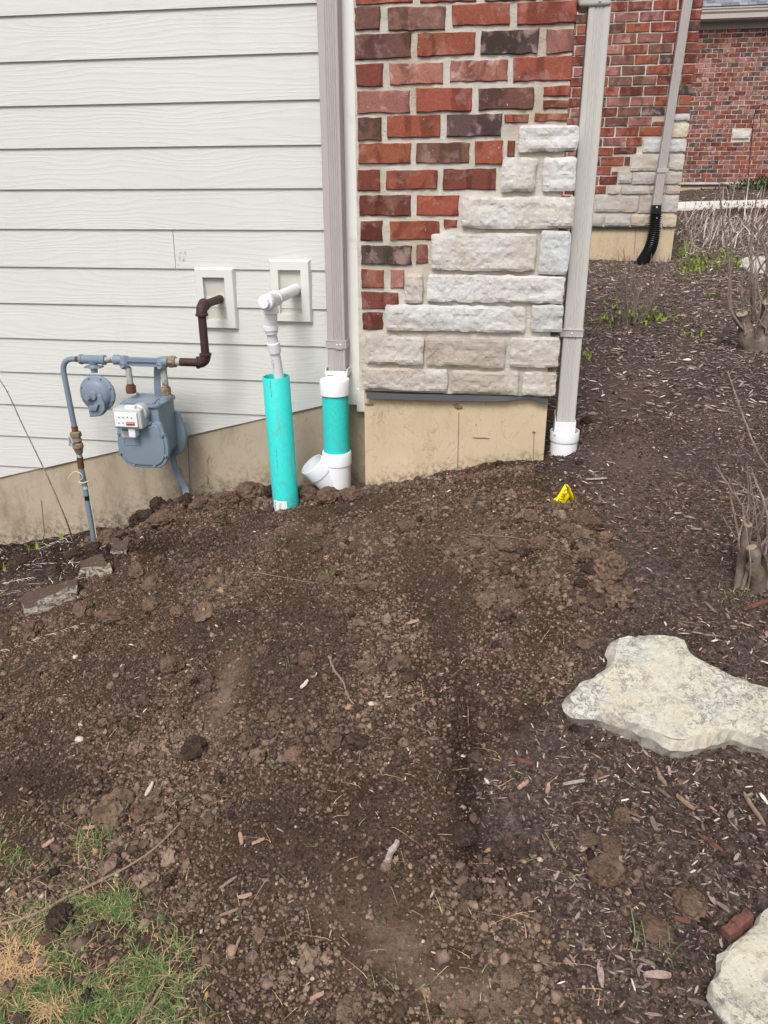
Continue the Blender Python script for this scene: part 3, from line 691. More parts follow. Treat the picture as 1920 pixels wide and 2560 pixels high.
# side of the pier that faces the further downspout: courses seen from a step to the right
for r in range(31):
    zc = ztopc+.02+r*.0794; y = YP+.1+(.1 if r % 2 else 0)
    while y < YP+.85:
        b = min(y+.193, YP+.88); me_ = brick_mesh(b-y, .068, .02); o = link('brick', me_, pier); o.location = (px1+.004, y, zc); o.rotation_euler = (0, 0, R(90)); o.color = random.choice([RED, BRN, DRED, PNK]); y += .2032
pf = wallgrid('foundation_block', M['conc'], pier, W(912.5, 1120, YP+.014)[0], W(1362, 1100, YP+.014)[0], lambda x: ztopc+.004, .0, YP+.014, .85, 70, 30, .07)
mb = MB()
for pts in ([(1147, 1030), (1146, 1100), (1143, 1183)], [(1335, 1085), (1333, 1160)]):
    P3 = [W(a, b, YP+.012) for a, b in pts]; wd = .0025
    for a, b in zip(P3[:-1], P3[1:]): mb.add([(a[0]-wd/2, YP+.0112, a[2]), (a[0]+wd/2, YP+.0112, a[2]), (b[0]+wd/2, YP+.0112, b[2]), (b[0]-wd/2, YP+.0112, b[2])], [(0, 1, 2, 3)])
mb.build('form_seam', M['grime'], pf)
# rust coloured spall and knots in the concrete
mb = MB()
for (cx, cy, rx, rz) in ((1148, 1018, .017, .010), (1140, 1012, .010, .006), (923, 1010, .02, .005), (1335, 1080, .006, .006), (1205, 1095, .035, .003), (1190, 1062, .003, .003)):
    c = W(cx, cy, YP+.012); ring = []
    for k in range(10):
        a = 2*math.pi*k/10; rr = random.uniform(.7, 1.2); ring.append((c[0]+rx*rr*math.cos(a), YP+.011, c[2]+rz*rr*math.sin(a)))
    mb.add([(c[0], YP+.006 if rz > .004 else YP+.0105, c[2])]+ring, [(0, i+1, (i+1) % 10+1) for i in range(10)])
mb.build('concrete_scar', simple('spalled concrete', (.24, .17, .11), .95, .5, 120, bump=1), pf)
# black membrane strip that has slipped out between stone and concrete
mb = MB(); top = [(158,1340),(300,1342),(500,1348),(700,1352),(900,1355),(1100,1362),(1200,1362),(1290,1362),(1370,1376),(1410,1382)]
bot = [(158,1366),(300,1370),(500,1378),(700,1382),(900,1386),(1100,1386),(1200,1374),(1290,1368),(1370,1398),(1410,1410)]
n = len(top); v = []
for k, (yo) in enumerate((-.020, -.012)):
    for (a, b) in top: p = Z3(a, b); v.append((p[0], YP+(-.002 if k == 0 else .004), p[2]+.004))
    for (a, b) in bot: p = Z3(a, b); v.append((p[0], YP-.012 if k == 0 else YP+.002, p[2]))
f = [(i, i+1, n+i+1, n+i) for i in range(n-1)]+[(2*n+i, 3*n+i, 3*n+i+1, 2*n+i+1) for i in range(n-1)]+[(n+i, n+i+1, 3*n+i+1, 3*n+i) for i in range(n-1)]+[(i+1, i, 2*n+i, 2*n+i+1) for i in range(n-1)]
mb.add(v, f); mb.build('flashing_strip', M['rubber'], pier, smooth=True)

# ------------------------------------------------------------ second wall with its own quoins
Y2 = 7.9
wall2 = thing('brick_wall', 'red brick wall end with limestone corner stones behind the tall downspout', 'wall', (1.0, Y2, HS(1., Y2)))
K4 = .3255
Z4 = lambda cx, cy: W(1380+cx*K4, cy*K4, Y2)
rs = [(940,875,1032,922,(1,1,1.02)),(925,945,1030,1052,(1.05,.98,.8)),(700,1070,1005,1165,(.98,1,1.05)),(608,1185,845,1310,TW),(898,1185,988,1302,TW),(510,1322,612,1405,(.85,.84,.86)),(616,1320,852,1412,(.85,.82,.82)),(862,1320,982,1410,(.85,.83,.82)),
 (425,1425,523,1485,TW),(533,1425,742,1487,(.85,.83,.82)),(752,1428,868,1487,TW),(876,1425,968,1484,(.9,.86,.82)),(330,1505,658,1625,(.82,.77,.73)),(668,1500,828,1635,(.82,.77,.74)),(840,1500,965,1625,(.92,.9,.9)),
 (250,1650,397,1735,(.8,.76,.72)),(408,1645,600,1732,(.85,.83,.82)),(610,1645,780,1732,(.95,.84,.68)),(855,1650,945,1740,(1,.88,.7)),(150,1505,320,1628,TW),(200,1425,415,1485,TW) if False else (150,1510,318,1625,TW)]
SR = []
xr2 = (Z4(1130, 300)[0]+Z4(970, 1500)[0])/2-.004
for (a, b, c, d, t) in rs[:-1]:
    p, q = Z4(a, (b+d)/2), Z4(c, (b+d)/2); tt, u = Z4((a+c)/2, b), Z4((a+c)/2, d)
    x1 = xr2+.012 if q[0] > xr2-.03 else q[0]
    SR.append((p[0], x1, u[2], tt[2])); put_stone(wall2, p[0], x1, u[2], tt[2], Y2+.004, t, proud=.02, cell=.02, rag=1.3)
zf2 = Z4(600, 1747)[2]
z0r = Z4(700, 168)[2]; z0r = z0r-math.ceil((z0r-zf2)/.0794)*.0794
meshes2 = {}
r = 0; zc = z0r
pal2 = [RED]*7+[BRN]*2+[DRED]*4+[PNK]*2+[LIM]+[DRK]+[ORG]
while zc < 3.9:
    off = 0 if r % 2 == 0 else .1016
    xe = xr2
    segs = []
    if r % 2: segs.append((xe-.092, xe)); xe -= .1016
    while xe > -.1: segs.append((xe-.193, xe)); xe -= .2032
    za, zb2 = zc+.006, zc+.0735
    for (a, b) in segs:
        ok = True; z_a, z_b = za, zb2
        for (p, q, u, t) in SR:
            if z_b > u-.005 and z_a < t+.006 and b > p-.008 and a < q+.008:
                if t < z_b-.022: z_a = t+.008
                elif u > z_a+.022: z_b = u-.008
                elif a < p-.05: b = p-.01
                else: ok = False
        if ok and any(z_b > u+.01 and z_a < t-.01 and a > p for (p, q, u, t) in SR): ok = False
        if ok and b-a > .03 and z_b-z_a > .016 and z_b > zf2+.01: put_brick(wall2, a, b, z_a, z_b, Y2, random.choice(pal2))
    zc += .0794; r += 1
mb = MB().box(-.6, xr2-.004, Y2+.009, Y2+1.6, zf2-.002, 4.2); mb.build('mortar', M['mortar'], wall2)
f2 = wallgrid('foundation_block', M['conc'], wall2, -.6, Z4(925, 1900)[0]+.002, lambda x: zf2-.004, .4, Y2+.018, 1.5, 60, 10, .06)
mb = MB(); p = Z4(645, 1760); q = Z4(632, 1960); mb.add([(p[0]-.003, Y2+.016, p[2]), (p[0]+.003, Y2+.016, p[2]), (q[0]+.003, Y2+.016, q[2]), (q[0]-.003, Y2+.016, q[2])], [(0, 1, 2, 3)]); mb.build('form_seam', M['grime'], f2)
mb = MB().box(-.6, Z4(745, 1750)[0], Y2-.012, Y2+.02, zf2-.008, zf2+.004); mb.build('flashing_strip', M['rubber'], wall2)

# ------------------------------------------------------------ far building
Y3 = 17.5
far = thing('brick_building', 'distant red brick building with blue grey shingle roof and greige gutter', 'building', (4, Y3, HS(4., Y3)))
zt = W(1800, 71, Y3)[2]; zf3 = W(1800, 462, Y3)[2]
meshes3 = [brick_mesh(.193, .0675, .05) for _ in range(14)]; half = [brick_mesh(.092, .0675, .05) for _ in range(4)]
pin = W(1830, 328, Y3); pin2 = W(1873, 346, Y3)
zc = zt-.0794; r = 0; mbs = MB(); stuffv = []
pal3 = [RED]*5+[BRN]*3+[DRED]*3+[PNK]*4+[LIM]*3+[DRK]*2
insx = (W(1831, 337, Y3)[0], W(1874, 337, Y3)[0]); insz = (W(1850, 346, Y3)[2], W(1850, 328, Y3)[2])
nb = 0
while zc > zf3-.02:
    x = 2.9-(.1016 if r % 2 else 0)
    while x < 7.5:
        a, b = x, x+.193
        pxm = PX(a, Y3, zc)[0]; cut = False
        if zc+.07 > insz[0]+.01 and zc < insz[1]-.01:
            if a < insx[0]-.04 < b: b = insx[0]-.012; cut = True
            elif a < insx[1] and b > insx[1]+.04: a = insx[1]+.012; cut = True
        if not (b > insx[0] and a < insx[1] and zc+.07 > insz[0]+.01 and zc < insz[1]-.01):
            if pxm < 1925 and b > 3.0 and nb < 300:
                put_brick(far, a, b, zc+.006, zc+.0735, Y3, random.choice(pal3), mesh=brick_mesh(b-a, .0675, .05) if cut else random.choice(meshes3), tilt=.006); nb += 1
            else: mbs.box(a, b, Y3, Y3+.04, zc+.006, zc+.0735)
        x += .2032
    zc -= .0794; r += 1
o = mbs.build('brick_courses', simple('distant brick', (.2, .055, .04), .85, .5, 9), far); o['kind'] = 'stuff'
put_stone(far, insx[0], insx[1], insz[0], insz[1], Y3+.0, (1, 1.02, 1.02), proud=.03, cell=.05, dep=.06)
MB().box(2.4, 9, Y3+.009, Y3+4, zf3, zt+.3).build('mortar', M['mortar'], far)
wallgrid('foundation_wall', M['conc'], far, 2.4, 9, zf3-.002, .8, Y3+.02, 1, 60, 6, .05)
MB().box(2.4, 9, Y3-.01, Y3+.02, zf3-.018, zf3+.01).build('flashing_strip', M['rubber'], far)
YG = Y3-.32
zg = [W(1800, y, YG)[2] for y in (18, 33, 42, 47)]
MB().prism([(2.2, zt-.02), (9, zt-.02), (9, zt+.40), (2.2, zt+.40)], Y3-.03, Y3+.02).build('frieze_board', M['soffit'], far)
MB().box(2.2, 9, Y3-.26, Y3, zg[3]-.01, zg[3]+.02).build('soffit', M['soffit'], far)
v = []; prof = [(YG+.12, zg[2]-.02), (YG+.03, zg[2]-.02), (YG+.03, zg[1]), (YG+.005, zg[1]+.03), (YG+.005, zg[0]-.03), (YG-.01, zg[0]-.02), (YG-.01, zg[0]), (YG+.12, zg[0])]
n = len(prof); v = [(2.2, a, b) for a, b in prof]+[(9, a, b) for a, b in prof]
MB().add(v, [(i, (i+1) % n, (i+1) % n+n, i+n) for i in range(n)]+[tuple(range(n)), tuple(range(2*n-1, n-1, -1))]).build('gutter', M['gutter'], far)
roof = MB().add([(2.2, YG+.04, zg[0]+.01), (9, YG+.04, zg[0]+.01), (9, YG+5, zg[0]+3), (2.2, YG+5, zg[0]+3)], [(0, 1, 2, 3)]).build('roof', M['shingle'], far)
sm = []
for kk in range(3):
    a = simple('shingle tone', [(.14, .15, .18), (.2, .215, .25), (.26, .27, .31)][kk], .95, .15, 90, bump=.4); sm.append(a)
shm = []
for kk in range(3):
    mb = MB().box(0, .148, 0, .2, 0, .008); o = mb.build('shingle', sm[kk], roof); shm.append(o.data); bpy.data.objects.remove(o)
th = math.atan2(3-.01+.0, 5-.04)
for rr in range(4):
    for i in range(18):
        if rr > 2 and i % 2: continue
        o = link('shingle', random.choice(shm), roof); d = .01+rr*.12
        o.location = (2.85+i*.152+(.06 if rr % 2 else 0), YG+.03+d*math.cos(th), zg[0]+.014+d*math.sin(th)+.004); o.rotation_euler = (th-.02, 0, 0)

# ------------------------------------------------------------ downspouts
def spout(name_parent, top, bot, wd, dep, mat, ribs=5, rib0=-.3, rib1=.3, rd=.003, part='pipe'):
    """rectangular ribbed pipe from bot to top; front faces -y"""
    top, bot = Vector(top), Vector(bot); prof = []
    n = 96
    for i in range(n+1):
        u = -.5+i/n; y = 0
        if rib0 < u < rib1: y = rd*math.sin((u-rib0)/(rib1-rib0)*math.pi*ribs)**2
        ed = .5-abs(u); c = .07
        if ed < c: y += (1-math.sqrt(max(0, 1-(1-ed/c)**2)))*wd*c*1.2
        prof.append((u*wd, y))
    k = 5
    for i in range(1, k): prof.append((wd/2, prof[n][1]+(dep-prof[n][1])*i/k))
    prof += [(wd/2, dep), (-wd/2, dep)]
    for i in range(k-1, 0, -1): prof.append((-wd/2, prof[0][1]+(dep-prof[0][1])*i/k))
    n2 = len(prof); mb = MB(); st = 14; v = []
    for j in range(st+1):
        p = bot.lerp(top, j/st); v += [(p.x+a, p.y+b, p.z) for a, b in prof]
    f = [(j*n2+i, j*n2+(i+1) % n2, (j+1)*n2+(i+1) % n2, (j+1)*n2+i) for j in range(st) for i in range(n2)]+[tuple(range(n2)), tuple(st*n2+i for i in range(n2-1, -1, -1))]
    mb.add(v, f); return mb.build(part, mat, name_parent, smooth=True, auto=50)
YD = 3.055
a = W(829.5, 930, YD); wl = W(816, 800, YD); wr = W(862, 800, YD); wdd = wr[0]-wl[0]
dxc = (wl[0]+wr[0])/2
ds1 = thing('downspout', 'mauve grey ribbed downspout between siding and cream corner board', 'downspout', (dxc, YD, a[2]-.03), 'downspouts on the walls')
spout(ds1, (dxc, YD, 3.4), (dxc, YD, a[2]-.03), wdd, .06, M['ds'], 5, -.16, .38, .0026)
zs0, zs1 = W(840, 871, YD)[2], W(840, 851, YD)[2]
mb = MB().box(dxc-wdd/2-.006, dxc+wdd/2+.005, YD-.003, YD+.1, zs0, zs1); st = mb.build('strap', M['ds'], ds1, bevel=.002)
mb = MB().box(dxc-wdd/2-.006, dxc+wdd/2+.005, YD-.0052, YD-.003, zs0+.001, zs0+.0035); mb.box(dxc-wdd/2-.006, dxc+wdd/2+.005, YD-.0052, YD-.003, zs1-.0035, zs1-.001)
cx = dxc+.012; zc_ = (zs0+zs1)/2
mb.prism([(cx-.014, zs0-.003), (cx+.014, zs0-.003), (cx+.024, zc_), (cx+.014, zs1+.004), (cx-.014, zs1+.004)], YD-.006, YD-.003)
mb.build('strap_tab', M['ds'], st, bevel=.0012)
for dx in (-.008, .006): MB().lathe([(.0001, 0), (.003, .0005), (.0035, .002), (.0035, .004)], (cx+dx, YD-.0085, zc_), (0, 1, 0), 8).build('rivet', M['white'], st, smooth=True)

YR = 2.99
cxr = W(839.5, 1040, YR)[0]; rg = .0535
zA = W(838, 955, YR-rg)[2]; zB = W(838, 994, YR-rg)[2]; zC = W(840, 1137, YR-rg)[2]; zD = W(848, 1171, YR-rg)[2]; zE = W(850, 1245, YR-rg)[2]-.12
zT = W(838, 927, YD-.005)[2]
riser = thing('drain_riser', 'teal drain pipe with white adapter and open white wye under the left downspout', 'drain pipe', (cxr, YR, float(HS(cxr, YR))))
mb = MB().lathe([(.0585, 0), (.0612, .002), (.0612, zA-zB-.006), (.058, zA-zB), (.03, zA-zB+.004)], (cxr, YR, zB), (0, 0, 1), 48); ad = mb.build('adapter_cap', M['pvc'], riser, smooth=True)
xa0, xa1 = W(812.5, 940, YD-.01)[0], W(868.5, 940, YD-.01)[0]
mb = MB()
for (x0, x1, y0, y1) in ((xa0, xa1, YD-.011, YD-.007), (xa0, xa0+.004, YD-.007, YD+.07), (xa1-.004, xa1, YD-.007, YD+.07), (xa0, xa1, YD+.07, YD+.074)): mb.box(x0, x1, y0, y1, zA-.002, zT+(0 if y0 < YD-.008 else .008))
mb.build('adapter_sleeve', M['pvc'], riser, bevel=.001)
bl = MB(); x = xa0+.012
for k in range(14):
    ww = random.choice([.0006, .0012, .0009]); bl.box(x, x+ww, YD-.0118, YD-.0108, zT-.022, zT-.016); x += ww+.0008
for k in range(9): bl.box(xa0+.010+k*.0018, xa0+.0112+k*.0018, YD-.0118, YD-.0108, zT-.0262, zT-.0252)
bl.build('barcode', M['ink'], riser)
MB().lathe([(rg-.001, -.03), (rg, 0), (rg, zB-zC+.02)], (cxr, YR, zC), (0, 0, 1), 48).build('pipe', M['green'], riser, smooth=True)
wy = MB()
wy.lathe([(.057, 0), (.0605, .003), (.0605, zC-zD-.003), (.058, zC-zD)], (cxr, YR, zD), (0, 0, 1), 48)
wy.lathe([(.0565, 0), (.0565, zD-zE)], (cxr, YR, zE), (0, 0, 1), 48)
wye = wy.build('wye_fitting', M['pvc'], riser, smooth=True)
# branch: from the body up and to the left, open end
oc = Vector(W(779, 1160, YR-.05)); bs = Vector((cxr, YR, W(850, 1245, YR-rg)[2]+.005)); bd = (oc-bs).normalized(); L = (oc-bs).length
MB().lathe([(.048, 0), (.0495, .06), (.0495, L-.058), (.0535, L-.056), (.0542, L-.002), (.0535, L), (.0500, L), (.0495, L-.050), (.044, L-.055), (.042, .03)], bs, bd, 44, True, True).build('branch_socket', M['pvc'], wye, smooth=True)

# right downspout
YQ = 2.86
ds2 = thing('downspout', 'pale warm grey ribbed downspout standing at the right side of the brick pier', 'downspout', tuple(W(1416, 1055, YQ)), 'downspouts on the walls')
tl, tr_ = W(1471, 30, YQ), W(1526.5, 30, YQ); bl_, br_ = W(1391, 1040, YQ), W(1440, 1040, YQ)
wq = ((tr_[0]-tl[0])+(br_[0]-bl_[0]))/2; xt_, xb_ = (tl[0]+tr_[0])/2, (bl_[0]+br_[0])/2
zt_, zb_ = W(1500, 16, YQ)[2], W(1416, 1062, YQ)[2]
sl_ = (xt_-xb_)/(zt_-zb_)
spout(ds2, (xt_, YQ, zt_+.01), (xb_-sl_*.02, YQ, zb_), wq, .072, M['ds2'], 3, -.24, .24, .0028)
mb = MB(); e0 = W(1446, 17, YQ-.01); e1 = W(1530, 12, YQ-.01)
mb.add([(e0[0], YQ-.008, e0[2]), (e1[0], YQ-.008, e1[2]), (e1[0], YQ+.08, e1[2]), (e0[0], YQ+.08, e0[2]),
        (e0[0]-.05, YQ-.008, e0[2]+.16), (e1[0]-.03, YQ-.008, e1[2]+.16), (e1[0]-.03, YQ+.08, e1[2]+.16), (e0[0]-.05, YQ+.08, e0[2]+.16)],
       [(0, 3, 2, 1), (4, 5, 6, 7), (0, 1, 5, 4), (1, 2, 6, 5), (2, 3, 7, 6), (3, 0, 4, 7)])
el = mb.build('elbow', M['ds2'], ds2, bevel=.01, seg=3, smooth=True)
MB().lathe([(.0001, 0), (.0035, .001), (.0035, .003)], (W(1500, 2, YQ-.01)[0], YQ-.012, W(1500, 2, YQ-.01)[2]), (0, 1, 0), 8).build('rivet', M['ds'], el, smooth=True)
sa, sb = W(1400, 843, YQ-.004), W(1457, 843, YQ-.004); h2 = (W(1430, 825, YQ)[2]-W(1430, 846, YQ)[2])
mb = MB().box(sa[0]-.002, sb[0]+.001, YQ-.004, YQ+.078, sa[2], sa[2]+h2); mb.box(sa[0]-.045, sa[0]-.002, YQ+.07, YQ+.075, sa[2], sa[2]+h2)
st = mb.build('strap', M['ds'], ds2, bevel=.0015)
mb = MB().box(sa[0]-.002, sb[0]+.001, YQ-.0065, YQ-.004, sa[2]+.002, sa[2]+.005); mb.box(sa[0]-.002, sb[0]+.001, YQ-.0065, YQ-.004, sa[2]+h2-.005, sa[2]+h2-.002)
mb.build('strap_ridge', M['ds'], st, bevel=.001)
MB().lathe([(.0001, 0), (.003, .0005), (.0035, .002)], ((sa[0]+sb[0])/2, YQ-.0065, sa[2]+h2/2), (0, 1, 0), 8).build('rivet', M['white'], st, smooth=True)

hub = thing('drain_cup', 'white plastic drain cup at the foot of the right downspout', 'drain fitting', tuple(W(1409, 1135, 2.84)))
hc = W(1409, 1115, YQ+.03); HX, HY = hc[0], YQ+.032
hz0 = W(1409, 1138, HY-.055)[2]; hz1 = W(1409, 1112, HY-.06)[2]; hz2 = W(1409, 1087, HY-.06)[2]+.001
rH = (W(1446, 1085, HY)[0]-W(1372.5, 1085, HY)[0])/2
MB().lathe([(rH*.93, hz0-.15-hz1), (rH*.93, -.003), (rH*.985, 0), (rH, .004), (rH, hz2-hz1-.002), (rH*.985, hz2-hz1), (rH*.93, hz2-hz1), (rH*.92, .004), (rH*.6, .002)], (HX, HY, hz1), (0, 0, 1), 48, True, True).build('cup', M['pvc'], hub, smooth=True)
ya = YQ-.012; a0 = W(1385, 1085, ya); a1 = W(1437.5, 1085, ya); zt0 = W(1410, 1055.5, ya)[2]; zt1 = W(1410, 1088.5, ya)[2]
mb = MB(); mb.box(a0[0], a1[0], ya, ya+.003, zt1, zt0); mb.box(a0[0], a0[0]+.003, ya+.003, YQ+.08, zt1, zt0+.012); mb.box(a1[0]-.003, a1[0], ya+.003, YQ+.08, zt1, zt0+.004); mb.box(a0[0], a1[0], YQ+.08, YQ+.083, zt1, zt0+.02)
mb.build('adapter_sleeve', M['pvc'], hub, bevel=.001)

# far downspout with corrugated hose
ds3 = thing('downspout', 'slim taupe downspout on the second brick wall running into black hose', 'downspout', tuple(W(1640, 515, 7.78)), 'downspouts on the walls')
YF = 7.74
a, b, c, d = W(1709, 0, YF), W(1732, 0, YF), W(1631, 515, YF), W(1652.5, 515, YF)
wf = ((b[0]-a[0])+(d[0]-c[0]))/2; top3 = Vector(((a[0]+b[0])/2, YF, a[2])); bot3 = Vector(((c[0]+d[0])/2, YF, c[2])); dv = (top3-bot3)
spout(ds3, bot3+dv*1.35, bot3, wf, .065, M['ds'], 6, -.42, .42, .004)
s0 = W(1657, 427, YF); mb = MB().box(s0[0]-wf/2-.012, s0[0]+wf/2+.012, YF-.005, YF+.1, s0[2]-.015, s0[2]+.02); mb.build('strap', M['ds'], ds3, bevel=.003)
h1 = Vector(((c[0]+d[0])/2, YF+.03, c[2]+.01)); h1b = Vector(W(1640.5, 535, YF+.03))
hose = thing('corrugated_hose', 'black corrugated drain hose curving down from the far downspout', 'hose', tuple(W(1605, 652, 7.6)))
mb = MB(); mb.box(h1.x-wf/2-.006, h1.x+wf/2+.006, YF-.008, YF+.08, h1b.z+.0, h1.z); mb.build('adapter', M['blackpl'], hose, bevel=.006)
path = [Vector(W(x, y, YF+.03+dy)) for x, y, dy in ((1640, 533, 0), (1637, 560, 0), (1634, 590, -.02), (1626, 620, -.06), (1612, 645, -.12), (1596, 668, -.2))]
pp = []; 
def catmull(P, n):
    out = []
    for i in range(len(P)-1):
        p0, p1, p2, p3 = P[max(i-1, 0)], P[i], P[i+1], P[min(i+2, len(P)-1)]
        for k in range(n):
            t = k/n; out.append(.5*((2*p1)+(p2-p0)*t+(2*p0-5*p1+4*p2-p3)*t*t+(-p0+3*p1-3*p2+p3)*t**3))
    out.append(P[-1]); return out
pp = catmull(path, 22); nn = len(pp)
MB().tube(pp, [.049+.0065*(1 if (i % 4) < 2 else -1) for i in range(nn)], 24).build('hose', M['blackpl'], hose, smooth=True, auto=60)
for (x, y) in ((1642, 518), (1642, 544)): p = W(x, y, YF-.012); MB().lathe([(.0001, 0), (.007, .001), (.007, .006)], (p[0], YF-.02, p[2]), (0, 1, 0), 8).build('screw', M['white'], hose, smooth=True)

# ------------------------------------------------------------ standpipe and white discharge pipe
gp = thing('standpipe', 'tall open teal pipe standing in dug soil with white sticker at its foot', 'pipe', (-.892, 2.87, float(H(-.892, 2.83))))
gx = (W(690, 950, 2.87)[0]+W(713, 1230, 2.87)[0])/2; gy = 2.87
gr = (W(723.5, 950, gy)[0]-W(657, 950, gy)[0])/2*.985; gt = W(690, 940, gy)[2]; gb = W(712, 1290, gy-.05)[2]-.1
lean = Vector((W(690, 945, gy)[0]-W(713.5, 1240, gy)[0], 0, 1)); lean.x /= (gt-W(713, 1240, gy)[2]); 
base_ = Vector((W(713.5, 1240, gy)[0], gy, W(713, 1240, gy)[2])); base_ -= lean*(base_.z-gb); Lg = (gt-gb)
MB().lathe([(gr, 0), (gr, Lg-.0012), (gr-.001, Lg), (gr-.004, Lg), (gr-.005, Lg-.001), (gr-.005, .02)], base_, lean, 56).build('pipe', M['green'], gp, smooth=True)
def curved_patch(px, py, w_, h_, mat, name, off=.0006, parent=gp, cx_=None, n=8):
    """a sticker that follows the pipe"""
    mb = MB(); v = []; p = Vector(W(px, py, gy-gr)); zc = p.z; ax = base_+lean*((zc-base_.z)/lean.z); a0 = math.asin(max(-1, min(1, (p.x-ax.x)/gr)))
    for j in range(2):
        for i in range(n+1):
            an = a0+(i/n)*w_/gr; zz = zc-j*h_; ax = base_+lean*((zz-base_.z)/lean.z)
            v.append((ax.x+math.sin(an)*(gr+off), gy-math.cos(an)*(gr+off), zz))
    return mb.add(v, [(i, i+1, n+i+2, n+i+1) for i in range(n)])
curved_patch(682, 1252, .062, .085, None, '').build('sticker', M['white'], gp)
mb = MB()
for k in range(8):
    q = curved_patch(685.5, 1257+k*3.8, .0055+random.random()*.006, .0022, None, '', .0012, n=2); mb.add(q.v, q.f)
for k in range(6):
    q = curved_patch(697, 1258+k*2.6, .012, .0009, None, '', .0012, n=2); mb.add(q.v, q.f)
mb.build('barcode', M['ink'], gp)
mb = MB()
for k in range(22):   # printed line of the pipe: tiny marks running down it
    if k in (5, 11, 12): continue
    q = curved_patch(674.5+k*.15, 951+k*1.9, .0022, .0028+.0014*(k % 3), None, '', .0005, n=1); mb.add(q.v, q.f)
for k in range(28):
    if k in (6, 7, 13, 20): continue
    q = curved_patch(690+k*.12, 1120+k*1.9, .0018, .0024+.0014*(k % 3), None, '', .0005, n=1); mb.add(q.v, q.f)
mb.build('pipe_print', M['grime'], gp)

pv = thing('discharge_pipe', 'white pvc drain pipe with capped tee dropping into the teal standpipe', 'pipe', (-.89, 3.13, 1.277))
wx, wz = W(737, 725, 3.13)[0], W(737, 725, 3.13)[2]; Yt = 2.80
MB().tube([(wx, 3.14, wz), (wx, 2.86, wz)], .0225, 28).build('stub_pipe', M['pvc'], pv, smooth=True)
t_ = MB().lathe([(.0225, 0), (.0275, .002), (.0285, .004), (.0285, .022), (.0262, .024), (.0262, .095), (.0285, .098), (.0285, .125), (.0265, .127)], (wx, 2.875, wz), (0, -1, 0), 32)
zcol = W(677, 783, Yt-.02)[2]; zcb = W(677, 788, Yt-.02)[2]
t_.tube([(wx, Yt, wz), (wx, Yt, zcol+.01), (wx, Yt+.001, zcol-.004)], [.0262, .0262, .0262], 28)
t_.lathe([(.0262, 0), (.0285, .001), (.0285, .02), (.026, .024)], (wx, Yt, zcol-.004), (0, 0, 1), 28)
t_.build('tee_fitting', M['pvc'], pv, smooth=True)
cp = MB().lathe([(.0262, 0), (.0275, .002), (.0275, .012), (.025, .014)], (wx, 2.75, wz), (0, -1, 0), 28); cp.lathe([(.019, .012), (.019, .03), (.0175, .032)], (wx, 2.75, wz), (0, -1, 0), 8)
cp.build('cleanout_plug', M['pvc'], pv, smooth=True, auto=25)
P0 = Vector((wx, Yt, zcol)); P1 = Vector(W(677, 822, Yt+.01)); P2 = Vector(W(685, 868, Yt+.03)); P3 = Vector(W(698, 945, Yt+.06)); P4 = P3+(P3-P2)*.9
MB().tube([P0, P0.lerp(P1, .6), P1], .0235, 28).build('upper_pipe', M['pvc'], pv, smooth=True)
d_ = (P2-P1).normalized()
MB().lathe([(.0235, 0), (.0272, .001), (.0272, .016), (.0245, .019), (.0235, .03)], P1+Vector((0, 0, .012)), Vector((.03, .05, -1)), 28).build('coupling', M['pvc'], pv, smooth=True)
MB().tube([P1, P2], .0195, 24).build('middle_pipe', M['pvc'], pv, smooth=True)
d2 = (P3-P2).normalized()
MB().lathe([(.0205, -.02), (.0248, -.019), (.0248, .018), (.0225, .019), (.0225, .021)], P2, d2, 28).build('coupling', M['pvc'], pv, smooth=True)
MB().tube([P2, P3, P4], .0195, 24).build('lower_pipe', M['pvc'], pv, smooth=True)
# printed letters on the lower pipe
mb = MB(); rows = ["PVC", "2"]
def text_mesh(s, size, name, mat, parent, mw, thick=.0002):
    cu = bpy.data.curves.new(name, 'FONT'); cu.body = s; cu.size = size; cu.extrude = thick; cu.align_x = 'CENTER'; cu.align_y = 'CENTER'
    to = bpy.data.objects.new('tmp', cu); COL.objects.link(to)
    dg = bpy.context.evaluated_depsgraph_get(); me = bpy.data.meshes.new_from_object(to.evaluated_get(dg)); bpy.data.objects.remove(to)
    me.name = name; me.materials.clear(); me.materials.append(mat); me.transform(mw)
    return link(name, me, parent)
pm = P2.lerp(P3, .52)+Vector((-.004, -.0192, 0)); fx = (P3-P2).normalized(); yy = Vector((0, -1, 0)); zz_ = fx.cross(yy)
mw = Matrix(((fx.x, -zz_.x if False else (yy.cross(fx)).x, yy.x, pm.x), (fx.y, (yy.cross(fx)).y, yy.y, pm.y), (fx.z, (yy.cross(fx)).z, yy.z, pm.z), (0, 0, 0, 1)))
text_mesh('IMEC', .016, 'pipe_print', M['grime'], pv, mw)
pb = W(548.5, 748, 3.13)
MB().lathe([(.024, 0), (.027, .004), (.022, .012), (.02, .016)], (wx, 3.15, wz), (0, -1, 0), 20).build('caulk_ring', M['panel'], pv, smooth=True)

# ------------------------------------------------------------ gas meter
Ym = 2.93
def Mz(cx, cy, Y=Ym): return Vector(W(100+cx*.27728, 820+cy*.27728, Y))
gm = thing('gas_meter', 'grey blue gas meter with round regulator and rusty fittings on its riser pipe', 'gas meter', (-1.846, Ym, .17))
